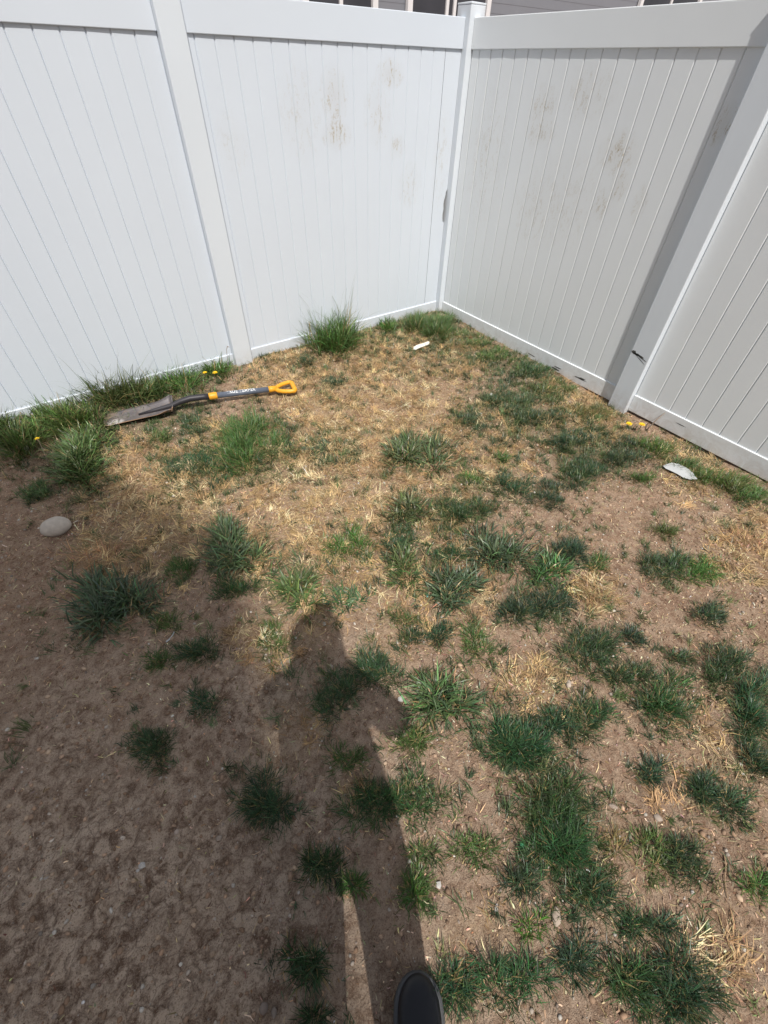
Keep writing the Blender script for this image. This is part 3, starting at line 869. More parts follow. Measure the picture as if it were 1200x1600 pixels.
noclay = lambda x, y: 1-.85*clay_mask(x, y)
def clumped(ncl, per, lst, base, seed, length, width, cols, cvar, tilt_lo, tilt_hi, spread, ccv=.3, extra=noclay, segs=2):
    """little clumps: blades sprawl from shared crowns, each clump with its own colour"""
    cx_, cy_, r = scatter(ncl, lst, base, seed, extra=extra)
    m = len(cx_); k = r.integers(per//2, int(per*1.6), m); idx = np.repeat(np.arange(m), k); n = len(idx)
    sp = spread*r.uniform(.5, 1.6, m)[idx]
    th = r.random(n)*2*np.pi; rd = np.abs(r.normal(0, 1, n))*sp
    x, y = cx_[idx]+rd*np.cos(th), cy_[idx]+rd*np.sin(th)
    az = th+r.normal(0, .8, n); sw = r.random(m)*6.28; 
    az = np.where(r.random(n) < .7, sw[idx]+r.normal(0, .5, n), az)
    L = length*r.uniform(.7, 1.3, m)[idx]*r.uniform(.4, 1.3, n); w = width*r.uniform(.6, 1.3, n)
    a = r.uniform(tilt_lo, tilt_hi, n)
    p = np.stack([x, y, height(x, y)], -1); V = np.zeros((n, 2*segs+1, 3))
    for s_ in range(segs):
        sd = np.stack([-np.sin(az), np.cos(az), np.zeros(n)], -1)*(w*.5)[:, None]
        V[:, 2*s_] = p+sd; V[:, 2*s_+1] = p-sd
        st = L/segs
        p = p+np.stack([np.sin(a)*np.cos(az)*st, np.sin(a)*np.sin(az)*st, np.cos(a)*st], -1)
        az = az+r.normal(0, .3, n); a = np.clip(a+r.normal(.25, .2, n), 0, 1.9)
    V[:, 2*segs] = p
    V[:, 2:, 2] = np.maximum(V[:, 2:, 2], height(V[:, 2:, 0].ravel(), V[:, 2:, 1].ravel()).reshape(n, -1)+.001)
    cc = np.array(cols)[r.integers(0, len(cols), m)]*np.exp(r.normal(0, ccv, (m, 1)))
    c = cc[idx]*np.exp(r.normal(0, cvar, (n, 1)))
    return (V, c, segs)
SC = [(.46, .32, .15), (.52, .38, .20), (.40, .26, .13), (.34, .215, .11), (.56, .44, .26)]
s1 = clumped(2300, 26, STRAW, -.05, 71, .045, .0024, SC, .25, .9, 1.5, .022)
x, y, r = scatter(15000, STRAW, .24, 72, extra=noclay)
s2 = strew('s', x, y, r, .026, .0020, (.54, .42, .25), .35, .25, M_STRAW)
x, y, r = scatter(22000, STRAW, .5, 74, extra=noclay)
s4 = strew('s', x, y, r, .011, .0030, (.52, .39, .26), .40, .30, M_STRAW)
x, y, r = scatter(13000, STRAW, .40, 73, extra=noclay)
s3 = strew('s', x, y, r, .016, .0030, (.20, .125, .07), .40, .15, M_STRAW)
o = link('dead_grass_litter', blade_mesh('dead_grass_litter', [s1, s2, s3, s4], M_STRAW))
tag(o, 'straw coloured dead grass litter matted over the soil', None, None, 'stuff')
GC = [(.070, .105, .045), (.085, .125, .045), (.055, .085, .045), (.12, .14, .055)]
HALO = [(t[1], t[2], max(t[3], t[4])*1.95, .5) for t in TUFTS]
g1 = clumped(1300, 26, GREEN, .006, 81, .042, .0023, GC, .25, .3, 1.2, .016)
g2 = clumped(260, 16, STRAW, .03, 82, .040, .0022, GC, .25, .3, 1.2, .012)
OUT = [(1290, 1120, 60, .9), (1260, 1330, 50, .9), (1340, 1240, 60, .8), (1280, 1480, 60, .9), (1400, 1450, 70, .8), (1330, 1010, 40, .7), (1420, 1180, 50, .6), (1260, 1650, 60, .9),
       (1120, 1680, 60, .9), (1010, 1740, 60, .8), (880, 1690, 50, .8), (1380, 1650, 60, .7), (1480, 1330, 50, .6), (800, 1790, 50, .7), (1500, 1560, 60, .7), (1190, 1850, 60, .7), (1250, 960, 30, .7)]
g4 = clumped(420, 60, OUT, -.1, 84, .050, .0022, GC, .3, .2, 1.1, .022)
g3 = clumped(2000, 18, HALO, .0, 83, .036, .0020, GC, .25, .3, 1.25, .014)
o = link('sparse_grass', blade_mesh('sparse_grass', [g1, g2, g3, g4], M_GRASS))
tag(o, 'short sparse grass blades scattered between the tufts', None, None, 'stuff')

# gravel and crumbs of soil
ico_bm = bmesh.new(); bmesh.ops.create_icosphere(ico_bm, subdivisions=1, radius=1.0)
ICO_V = np.array([v.co[:] for v in ico_bm.verts]); ICO_F = np.array([[v.index for v in f.verts] for f in ico_bm.faces]); ico_bm.free()
def grit(name, x, y, r, smin, smax, cols, label, power=3.0):
    n = len(x); m = len(ICO_V)
    s = smin+(smax-smin)*r.random(n)**power
    sc = s[:, None]*r.uniform(.6, 1.25, (n, 3)); sc[:, 2] *= .65
    az = r.random(n)*6.28
    P = ICO_V[None]*(1+r.normal(0, .13, (n, m, 1)))*sc[:, None, :]
    X = P[..., 0]*np.cos(az)[:, None]-P[..., 1]*np.sin(az)[:, None]; Y = P[..., 0]*np.sin(az)[:, None]+P[..., 1]*np.cos(az)[:, None]
    V = np.stack([X+x[:, None], Y+y[:, None], P[..., 2]+(height(x, y)+s*.25)[:, None]], -1).reshape(-1, 3)
    F = (ICO_F[None]+(np.arange(n)*m)[:, None, None]).reshape(-1, 3)
    me = bpy.data.meshes.new(name)
    me.vertices.add(len(V)); me.vertices.foreach_set('co', V.ravel())
    me.loops.add(F.size); me.loops.foreach_set('vertex_index', F.ravel().astype(np.int32))
    me.polygons.add(len(F)); me.polygons.foreach_set('loop_start', np.arange(0, F.size, 3, dtype=np.int32)); me.polygons.foreach_set('loop_total', np.full(len(F), 3, np.int32))
    me.update()
    pick = r.integers(0, len(cols), n)
    c = np.array(cols)[pick]*np.exp(r.normal(0, .22, (n, 1)))
    a_ = me.color_attributes.new('tint', 'FLOAT_COLOR', 'POINT')
    cc = np.ones((len(V), 4), np.float32); cc[:, :3] = np.repeat(np.clip(c, 0, .9), m, 0)
    a_.data.foreach_set('color', cc.ravel())
    me.materials.append(M_PEBBLE)
    o = link(name, me); tag(o, label, None, None, 'stuff')
    return o
x, y, r = scatter(26000, [], .5, 91)
grit('soil_crumbs', x, y, r, .0018, .0095, [(.34, .225, .15), (.42, .29, .20), (.29, .19, .125), (.46, .34, .24)], 'loose brown soil crumbs over the ground', 5)
x, y, r = scatter(9000, [], .5, 92)
grit('gravel', x, y, r, .0018, .0075, [(.42, .36, .30), (.50, .45, .39), (.36, .29, .24), (.60, .56, .50), (.33, .22, .17)], 'small pale gravel chips scattered on the soil', 5)

# ------------------------------------------------------------------ shovel
M_BLADE, n, l, b = new_mat('worn_steel')
tc = n.new('ShaderNodeTexCoord'); OC = tc.outputs['Object']
k1 = noise(n, l, OC, 14, 7, .65); k2 = noise(n, l, OC, 60, 6, .7)
c = mixc(n, l, ramp(n, l, k1, .42, .62), (.125, .115, .122), (.20, .18, .172))
c = mixc(n, l, ramp(n, l, k2, .55, .72), c, (.20, .135, .095))
sx = n.new('ShaderNodeSeparateXYZ'); l.new(OC, sx.inputs[0])
# rusty cutting end and edge, lime dried on near the tip
mr = n.new('ShaderNodeMapRange'); l.new(sx.outputs[0], mr.inputs[0]); mr.inputs[1].default_value = .10; mr.inputs[2].default_value = .0
c = mixc(n, l, math_n(n, l, 'MULTIPLY', mr.outputs[0], ramp(n, l, k1, .38, .55)), c, (.27, .19, .135))
mr2 = n.new('ShaderNodeMapRange'); l.new(sx.outputs[1], mr2.inputs[0]); mr2.inputs[1].default_value = -.045; mr2.inputs[2].default_value = -.066
c = mixc(n, l, math_n(n, l, 'MULTIPLY', mr2.outputs[0], ramp(n, l, k1, .35, .5)), c, (.33, .20, .12))
sb = n.new('ShaderNodeVectorMath'); sb.operation = 'SUBTRACT'; l.new(OC, sb.inputs[0]); sb.inputs[1].default_value = (.068, -.035, 0)
ml = n.new('ShaderNodeVectorMath'); ml.operation = 'MULTIPLY'; l.new(sb.outputs[0], ml.inputs[0]); ml.inputs[1].default_value = (1/.06, 1/.05, 3)
le = n.new('ShaderNodeVectorMath'); le.operation = 'LENGTH'; l.new(ml.outputs[0], le.inputs[0])
mr3 = n.new('ShaderNodeMapRange'); l.new(le.outputs[1], mr3.inputs[0]); mr3.inputs[1].default_value = 1.0; mr3.inputs[2].default_value = .45
c = mixc(n, l, math_n(n, l, 'MULTIPLY', mr3.outputs[0], ramp(n, l, k2, .43, .5)), c, (.72, .69, .68))
l.new(c, b.inputs['Base Color']); b.inputs['Metallic'].default_value = .25; b.inputs['Roughness'].default_value = .55
M_SHAFT = plain('slate_fibreglass', (.105, .125, .165), .45, .5, var=.2, scale=40)
M_NECK = plain('dark_socket_steel', (.038, .036, .042), .5, .5, .3, var=.25, scale=30)
M_YEL = plain('yellow_plastic', (.75, .36, .025), .42, .45, var=.08, scale=30, bump=.1)
M_WHITE_PRINT = plain('white_print', (.70, .72, .74), .6, .3)

tip = at(161, 659, .02); end = at(458, 606, .03)
dirv = Vector((end[0]-tip[0], end[1]-tip[1], 0)); SL = dirv.length; sang = math.atan2(dirv.y, dirv.x)
sz = gz(tip[0], tip[1])
sh = empty('shovel', (tip[0], tip[1], 0)); sh.rotation_euler = (0, 0, sang)
tag(sh, 'long narrow drain spade with yellow handle lying on the dead grass', 'shovel')
def part(name, me, mat, parent=sh, smooth=True):
    o = bpy.data.objects.new(name, me); me.materials.append(mat); COL.objects.link(o); o.parent = parent
    if smooth: me.polygons.foreach_set('use_smooth', [True]*len(me.polygons))
    return o
ZS = max(gz(tip[0]+math.cos(sang)*t, tip[1]+math.sin(sang)*t) for t in (0, .1, .2, .3, .4, .6, .8, 1.0, 1.2))+.012
# blade: x along, y across; trough shaped, flared treads at its top
BL, NX, NY = .405, 22, 13
v, f = [], []
for i in range(NX+1):
    t = i/NX; xx = t*BL
    hw = .070+.012*t
    if t > .93: hw += .010*(t-.93)/.07
    if t < .12: hw *= math.sqrt(max(0, 1-((.12-t)/.12)**2*.25))
    for j in range(NY+1):
        s = -1+2*j/NY
        x2 = xx+.012*(s*s) if t < .05 else xx
        z = .030*(abs(s)**2.2)*(.35+.65*t) + .012*t + .022*max(0, t-.8)/.2*abs(s)**3
        # frog: the raised ridge that runs into the socket
        ridge = max(0, (t-.45)/.55)
        z += .019*ridge**1.3*math.exp(-(s/.22)**2)
        v.append((x2, s*hw, ZS+z))
n0 = len(v)
v += [(x_, y_, z_-.0028) for x_, y_, z_ in v]
def gi(i, j): return i*(NY+1)+j
for i in range(NX):
    for j in range(NY):
        qd = (gi(i, j), gi(i+1, j), gi(i+1, j+1), gi(i, j+1))
        f.append(qd); f.append(tuple(a_+n0 for a_ in qd[::-1]))
rim = [gi(i, 0) for i in range(NX+1)]+[gi(NX, j) for j in range(1, NY+1)]+[gi(i, NY) for i in range(NX-1, -1, -1)]+[gi(0, j) for j in range(NY-1, 0, -1)]
for k in range(len(rim)):
    a_, b_ = rim[k], rim[(k+1) % len(rim)]; f.append((a_, a_+n0, b_+n0, b_))
blade = part('blade', mesh_py('blade', v, f), M_BLADE)
# folded treads along the top of the blade
for sgn in (-1, 1):
    bm = bmesh.new()
    yy = sorted((sgn*.022, sgn*.080))
    box_bm(bm, (BL-.004, yy[0], ZS+.026), (BL+.003, yy[1], ZS+.050), .002)
    for vv in bm.verts:
        if vv.co.z > ZS+.03: vv.co.x += .010; vv.co.z += (abs(vv.co.y)-.022)*.25
        else: vv.co.z += abs(vv.co.y)*.15
    m_ = bpy.data.meshes.new('tread'); bm.to_mesh(m_); bm.free(); o = part('tread', m_, M_BLADE, blade, False)
# socket and neck
def zshaft(t): return ZS+.030+.030*math.exp(-((t-.55)/.16)**2)+(.012 if t > .6 else 0)
neck = [(BL-.20, 0, ZS+.012), (BL-.10, 0, ZS+.022), (BL, 0, ZS+.034), (BL+.06, 0, ZS+.052), (BL+.12, 0, ZS+.062), (BL+.20, 0, ZS+.058), (BL+.235, 0, ZS+.054)]
part('socket', tube_mesh('socket', neck, [.006, .012, .0165, .0185, .0195, .0195, .0195], 14), M_NECK)
x0 = BL+.235
def sp_(t): return (x0+(SL-.155-x0)*t, 0, ZS+.054-.022*t)
collar = part('collar', tube_mesh('collar', [(x0-.002, 0, ZS+.054), (x0+.003, 0, ZS+.054), (x0+.045, 0, ZS+.0525), (x0+.05, 0, ZS+.0525)], [.0205, .0225, .0225, .0205], 18), M_YEL)
shaft = part('shaft', tube_mesh('shaft', [(x0+.045, 0, ZS+.0525), sp_(.5), (SL-.15, 0, ZS+.032)], [.0185, .0182, .0178], 18), M_SHAFT)
# D grip: tapering ferrule, two arms and a cross bar, lying flat
gx0 = SL-.165
part('ferrule', tube_mesh('ferrule', [(gx0, 0, ZS+.033), (gx0+.02, 0, ZS+.032), (gx0+.055, 0, ZS+.030)], [.0205, .0205, .019], 16), M_YEL)
loop = [(gx0+.045, 0.0), (gx0+.062, -.026), (gx0+.095, -.047), (gx0+.135, -.060), (gx0+.158, -.061), (gx0+.168, -.048), (gx0+.168, 0), (gx0+.168, .048), (gx0+.158, .061), (gx0+.135, .060), (gx0+.095, .047), (gx0+.062, .026), (gx0+.045, 0)]
pts, rad = [], []
for k in range(len(loop)-1):
    for s in (0, .5):
        a_, b_ = loop[k], loop[k+1]
        pts.append((a_[0]+(b_[0]-a_[0])*s, a_[1]+(b_[1]-a_[1])*s, ZS+.026)); rad.append(.0165 if 9 <= len(pts) <= 15 else .0145)
pts.append((loop[-1][0], loop[-1][1], ZS+.026)); rad.append(.0145)
part('grip', tube_mesh('grip', pts, rad, 12, True, .95), M_YEL)
# maker's lettering printed along the shaft
fc = bpy.data.curves.new('lettering', 'FONT'); fc.body = 'TRUE TEMPER'; fc.size = .031; fc.align_x = 'CENTER'; fc.align_y = 'CENTER'; fc.resolution_u = 2; fc.offset = .0008
fo = bpy.data.objects.new('lettering_tmp', fc); COL.objects.link(fo)
bpy.context.view_layer.update()
tm = bpy.data.meshes.new_from_object(fo.evaluated_get(bpy.context.evaluated_depsgraph_get()))
bpy.data.objects.remove(fo)
sxm = x0+.20; Rr = .0188
w_txt = max(vv.co.x for vv in tm.vertices)-min(vv.co.x for vv in tm.vertices)
for vv in tm.vertices:
    a_ = vv.co.y/Rr-.35
    xx = sxm+vv.co.x*(.185/w_txt)
    zc = ZS+.0525-.0205*((xx-x0-.045)/(SL-.15-x0-.045))
    vv.co = (xx, Rr*math.sin(a_), zc+Rr*math.cos(a_))
part('lettering', tm, M_WHITE_PRINT, shaft, False)

# ------------------------------------------------------------------ stones and litter
def stone(name, u, v, wpx, hpx, col, label, cat='stone', seed=0, flat=.55, rough=.12, mat=None, group=None, az=None, sub=3):
    p = at(u, v, .01); rr = random.Random(seed)
    ju, jv = jac(u, v)
    a_ = np.linalg.norm(ju)*wpx/2; st_ = np.linalg.norm(jv)/np.linalg.norm(ju)
    b_ = np.linalg.norm(ju)*hpx/2*(1+.45*(st_-1))
    d = -jv
    bm = bmesh.new(); bmesh.ops.create_icosphere(bm, subdivisions=sub, radius=1)
    ph = [rr.uniform(0, 6) for _ in range(6)]
    for vv in bm.verts:
        q_ = vv.co
        k = 1+rough*(.5*math.sin(2.1*q_.x+ph[0])+.4*math.sin(2.7*q_.y+ph[1])+.35*math.sin(3.3*q_.z+ph[2])+.25*math.sin(5*q_.x+4*q_.y+ph[3]))
        if sub < 2: k *= rr.uniform(.7, 1.2)
        vv.co = Vector((q_.x*a_*k, q_.y*b_*k, q_.z*min(a_, b_)*flat*k*1.2))
    me = bpy.data.meshes.new(name); bm.to_mesh(me); bm.free()
    o = link(name, me, mat or plain(name+'_mat', col, .85, .25, var=.3, scale=45, bump=.5, bscale=220), None, sub >= 2)
    zb = min(vv.co.z for vv in me.vertices)
    o.location = (p[0], p[1], gz(p[0], p[1])-zb*.62)
    o.rotation_euler = (0, 0, (math.atan2(d[1], d[0])-math.pi/2) + (az or 0))
    tag(o, label, cat, group)
    return o
stone('river_stone', 87, 823, 43, 26, (.50, .45, .39), 'smooth oval grey river stone on shaded soil', 'stone', 3, .75, .05, sub=4)
stone('pebble', 870, 1432, 16, 28, (.38, .31, .25), 'tan pointed pebble left under the largest grass mass', 'stone', 5, .5, .25)
stone('pebble', 340, 1308, 10, 9, (.33, .27, .22), 'small pebble right of the white crumbs on bare clay', 'stone', 6, .6, .2)
stone('pebble', 411, 1577, 14, 17, (.24, .195, .165), 'left of two pebbles at the bottom edge of the shade', 'stone', 7, .6, .2)
stone('pebble', 425, 1585, 9, 13, (.27, .225, .19), 'right of two pebbles at the bottom edge of the shade', 'stone', 8, .6, .2)
stone('pebble', 1028, 1278, 12, 10, (.36, .30, .25), 'grey pebble above the tuft with the pale twig', 'stone', 9, .6, .2)
stone('pebble', 960, 1259, 13, 8, (.35, .28, .23), 'flat pebble right of the largest grass mass top', 'stone', 10, .5, .2)
stone('pebble', 890, 1067, 9, 12, (.45, .38, .32), 'pale pebble right of the heap of dead straw', 'stone', 12, .6, .2)
stone('rubble_chunk', 41, 699, 10, 9, (.48, .45, .40), 'pale rubble chunk under the lone far left dandelion', 'stone', 13, .8, .25, sub=1)
M_CHALK = plain('chalky_white', (.52, .50, .47), .9, .2, var=.15, scale=60, bump=.4)
stone('white_crumb', 219, 1352, 12, 11, (.6, .6, .6), 'clustered white crumb on the bare clay in shade', 'litter', 14, .5, .35, M_CHALK, sub=1)
stone('white_crumb', 214, 1360, 6, 6, (.6, .6, .6), 'tiny white crumb just below the larger one on clay', 'litter', 15, .5, .35, M_CHALK, sub=1)
stone('white_chip', 777, 1421, 7, 18, (.6, .6, .6), 'upright narrow white chip left of the tan pebble', 'litter', 16, .4, .2, M_CHALK, sub=1)
stone('white_chip', 687, 1383, 10, 11, (.6, .6, .6), 'white fluffy chip right of the shadow edge tuft', 'litter', 17, .5, .3, M_CHALK, sub=1)
stone('white_chip', 626, 1091, 11, 9, (.5, .5, .5), 'pale chip at the elbow of the body shadow', 'litter', 18, .5, .3, M_CHALK, sub=1)
stone('white_chip', 768, 616, 8, 6, (.5, .5, .5), 'white chip in the grass halfway along the right fence', 'litter', 19, .5, .3, M_CHALK, sub=1)
stone('white_chip', 752, 645, 5, 4, (.5, .5, .5), 'tiny white chip below the other one near right fence', 'litter', 20, .5, .3, M_CHALK, sub=1)
M_GREENP = plain('green_plastic', (.10, .45, .22), .4, .5)
M_TEAL = plain('teal_plastic', (.20, .50, .42), .4, .5)
stone('plastic_bit', 815, 1321, 12, 12, (.1, .4, .2), 'crumpled green plastic bit at the edge of the largest grass mass', 'litter', 21, .4, .4, M_GREENP, sub=1)
stone('plastic_bit', 668, 931, 5, 6, (.1, .4, .2), 'tiny teal crumb below the coarse middle tufts', 'litter', 22, .5, .4, M_TEAL, sub=1)

def plate(name, pix, z, th, mat, label, cat, bow=0.0, lift=.012):
    pts = [at(u, v, z) for u, v in pix]
    cxy = np.mean(pts, axis=0)
    zz = max(gz(p[0], p[1]) for p in pts)+lift
    bm = bmesh.new(); vs = []
    for p in pts:
        k = ((p-cxy)@cR)
        vs.append(bm.verts.new((p[0]-cxy[0], p[1]-cxy[1], bow*k*k+th)))
    ct = bm.verts.new((0, 0, th+.0015))
    n_ = len(vs)
    lo = [bm.verts.new((q_.co.x, q_.co.y, q_.co.z-th)) for q_ in vs]
    for i in range(n_):
        j = (i+1) % n_
        bm.faces.new((vs[i], vs[j], ct)); bm.faces.new((vs[j], vs[i], lo[i], lo[j]))
    bm.faces.new(lo[::-1])
    bmesh.ops.recalc_face_normals(bm, faces=bm.faces)
    me = bpy.data.meshes.new(name); bm.to_mesh(me); bm.free()
    o = link(name, me, mat); o.location = (cxy[0], cxy[1], zz-th)
    tag(o, label, cat)
    return o
M_SHARD = plain('white_plastic', (.48, .50, .51), .4, .5, var=.08, scale=12)
plate('plastic_shard', [(1036, 727), (1041, 725), (1050, 722), (1061, 724), (1073, 730), (1082, 737), (1090, 748), (1078, 748), (1068, 745), (1058, 739), (1047, 734), (1040, 731)], .02, .0018, M_SHARD,
      'curved pointed white plastic shard lying near the right fence', 'litter', .35, .014)
plate('plastic_strip', [(646, 542), (651, 539), (660, 536), (669, 533), (671, 534), (671, 537), (663, 540), (655, 543), (649, 546), (646, 545)], .02, .005, plain('cream_plastic', (.80, .79, .68), .45, .4),
      'short cream white plastic strip in front of the corner grass', 'litter', 0, .018)

def strand(name, pix, r0, mat, label, cat='twig', z=.004, lift=None):
    P3 = []
    for i, (u, v) in enumerate(pix):
        p = at(u, v, .004); zz = gz(p[0], p[1])+z+(0 if lift is None else lift[i])
        P3.append((p[0], p[1], zz))
    # smooth the polyline
    P = np.array(P3)
    for _ in range(2):
        Q = [P[0]]
        for i in range(len(P)-1): Q += [P[i]*.75+P[i+1]*.25, P[i]*.25+P[i+1]*.75]
        Q.append(P[-1]); P = np.array(Q)
    n_ = len(P)
    o = link(name, tube_mesh(name, P, [r0*(1-.55*i/(n_-1)) for i in range(n_)], 6), mat, None, True)
    tag(o, label, cat)
    return o
M_ROOT = plain('dry_root', (.36, .25, .16), .85, .2, var=.3, scale=60)
M_TWIG = plain('grey_twig', (.22, .17, .13), .85, .2, var=.3, scale=60)
strand('root', [(466, 1132), (475, 1139), (490, 1143), (503, 1149), (517, 1154), (528, 1150), (540, 1140)], .0022, M_ROOT, 'curved pale root lying in the body shadow')
strand('twig', [(1131, 1338), (1133, 1355), (1131, 1375), (1134, 1405)], .0026, M_ROOT, 'straight brown twig near the right edge below the tall-oval tuft')
strand('twig', [(1048, 1315), (1058, 1312), (1068, 1310), (1077, 1315), (1082, 1318)], .003, M_ROOT, 'pale twig lying above a dark tuft at lower right')
strand('root', [(732, 1528), (736, 1515), (742, 1505), (740, 1540), (733, 1555), (730, 1575)], .0018, M_ROOT, 'thin dark rootlet loop between the two tufts right of the shoe')
strand('root', [(772, 1568), (776, 1578), (782, 1582), (789, 1578), (790, 1570)], .0018, plain('pale_root', (.52, .44, .33), .8, .2), 'pale curled rootlet in the second tuft right of the shoe')
strand('twig', [(744, 1309), (758, 1315), (770, 1320), (785, 1326)], .0022, M_ROOT, 'thin twig between vivid green tuft and green plastic bit')
strand('twig', [(775, 1242), (795, 1244), (818, 1245)], .0018, M_TWIG, 'thin dark twig left of the largest grass mass')
strand('twig', [(615, 1486), (622, 1492), (626, 1500), (628, 1508)], .0018, M_ROOT, 'short pale twig just ahead of the shoe toe')
strand('curled_scrap', [(259, 1002), (263, 999), (267, 996), (271, 990), (272, 987)], .0042, M_SHARD, 'curled white plastic scrap on shaded soil between small tufts', 'litter')
strand('twig', [(74, 725), (75, 715), (72, 706)], .0022, M_TWIG, 'thin upright dark twig below the big coarse clump', 'twig', .004, [0, .05, .10])
p0 = at(1012, 668, 0); p1 = on_plane(1039, 645, 0, -RF-.006)
o = link('dark_line', tube_mesh('dark_line', [(p0[0], p0[1], gz(p0[0], p0[1])), tuple((p0+p1)/2+np.array([0, 0, .004])), tuple(p1)], [.004, .0035, .002], 7), M_TWIG, None, True)  # shadow-like dark line, put in as a twig-shaped tube
tag(o, 'thin dark grey line at the bottom rail by the dandelions', 'twig')
# bent dry seed stalk by the left post
q0 = at(338, 572, 0)
base = np.array([-W-PH-.06, -.06, 0]); o = link('seed_stalk', tube_mesh('seed_stalk', [tuple(base+[0, 0, gz(*base[:2])]), tuple(base+[.004, 0, .08]), tuple(base+[.012, -.004, .15]), tuple(base+[.024, -.006, .175]), tuple(base+[.034, -.008, .165])], [.002, .0018, .0016, .003, .002], 6), M_TWIG, None, True)
tag(o, 'bent dry seed stalk standing against the left fence post', 'plant')

# dandelions
M_PETAL = plain('dandelion_yellow', (.85, .56, .02), .6, .3, var=.15, scale=200)
M_STEM = plain('green_stem', (.13, .19, .07), .6, .3)
def dandelion(u, v, dpx, zh, label):
    p = at(u, v, zh); g0 = gz(p[0], p[1]); rad = size_at(u, v, dpx)/2*.93
    e = empty('dandelion', (p[0], p[1], g0)); tag(e, label, 'flower', 'yellow dandelions along the fences')
    vts, fcs = [], []
    rr = random.Random(int(u))
    for ring, (nr, rl, up) in enumerate(((16, 1.0, .12), (13, .75, .45), (9, .45, .8))):
        for k in range(nr):
            a_ = 2*math.pi*k/nr+rr.uniform(-.15, .15); L_ = rad*rl*rr.uniform(.85, 1.1); w_ = rad*.16
            c_, s_ = math.cos(a_), math.sin(a_); i0 = len(vts)
            vts += [(-s_*w_*.5, c_*w_*.5, zh-g0), (s_*w_*.5, -c_*w_*.5, zh-g0), (c_*L_+s_*w_, s_*L_-c_*w_, zh-g0+L_*up*.55), (c_*L_-s_*w_, s_*L_+c_*w_, zh-g0+L_*up*.55)]
            fcs.append((i0, i0+1, i0+2, i0+3))
    h = bpy.data.objects.new('flower_head', mesh_py('flower_head', vts, fcs)); h.data.materials.append(M_PETAL); COL.objects.link(h); h.parent = e
    s = bpy.data.objects.new('stem', tube_mesh('stem', [(.012, .004, -.005), (.006, .002, (zh-g0)*.5), (0, 0, zh-g0)], [.002, .0018, .0022], 6)); s.data.materials.append(M_STEM); COL.objects.link(s); s.parent = e
dandelion(983, 662, 10, .05, 'left of two yellow dandelions at the scuffed right fence post')
dandelion(1003, 663, 10, .05, 'right of two yellow dandelions at the scuffed right fence post')
dandelion(320, 582, 7, .07, 'left of two small dandelions beside the left fence post')
dandelion(336, 582, 8, .07, 'right of two small dandelions beside the left fence post')
dandelion(58, 685, 7, .07, 'lone small dandelion in the far left weeds')

# ------------------------------------------------------------------ the photographer
FH = Vector((math.cos(YAW), math.sin(YAW), 0)); RH = Vector((math.sin(YAW), -math.cos(YAW), 0))
def PB(r_, f_, z_): return Vector((CAM[0], CAM[1], 0))+RH*r_+FH*f_+Vector((0, 0, z_))
J = {'pelvis': (.03, -.27, .97, .165, .115), 'waist': (.03, -.265, 1.12, .165, .115), 'chest': (.03, -.27, 1.32, .175, .12), 'collar': (.03, -.262, 1.47, .10, .085),
     'neck': (.03, -.245, 1.555, .058, .058), 'jaw': (.03, -.215, 1.625, .066, .075), 'head': (.03, -.222, 1.72, .080, .098), 'crown': (.03, -.228, 1.79, .062, .075),
     'sh_r': (.195, -.265, 1.44, .075, .075), 'el_r': (.275, -.19, 1.17, .058, .058), 'wr_r': (.082, -.115, 1.41, .032, .032),
     'sh_l': (-.135, -.265, 1.44, .075, .075), 'el_l': (-.125, -.19, 1.17, .075, .075), 'wr_l': (-.068, -.115, 1.41, .032, .032),
     'hip_r': (.115, -.275, .90, .11, .11), 'kn_r': (.125, -.235, .50, .094, .088), 'an_r': (.125, -.285, .13, .074, .074), 'he_r': (.13, -.285, .07, .05, .05),
     'hip_l': (-.055, -.275, .90, .11, .11), 'kn_l': (-.066, -.285, .50, .094, .088), 'an_l': (-.064, -.455, .13, .074, .074), 'he_l': (-.06, -.455, .07, .05, .05)}
E_ = [('pelvis', 'waist'), ('waist', 'chest'), ('chest', 'collar'), ('collar', 'neck'), ('neck', 'jaw'), ('jaw', 'head'), ('head', 'crown'),
      ('collar', 'sh_r'), ('sh_r', 'el_r'), ('el_r', 'wr_r'), ('collar', 'sh_l'), ('sh_l', 'el_l'), ('el_l', 'wr_l'),
      ('pelvis', 'hip_r'), ('hip_r', 'kn_r'), ('kn_r', 'an_r'), ('an_r', 'he_r'), ('pelvis', 'hip_l'), ('hip_l', 'kn_l'), ('kn_l', 'an_l'), ('an_l', 'he_l')]
names = list(J); vv = [PB(*J[k][:3]) for k in names]; rads = [J[k][3:] for k in names]; ee = [(names.index(a_), names.index(b_)) for a_, b_ in E_]
Fv, Rv, Uv = Vector(cF), Vector(cR), Vector(cU)
PC = Vector(CAM)-Fv*.008-Uv*.048+Rv*.022          # middle of the phone, its lens just behind the view point
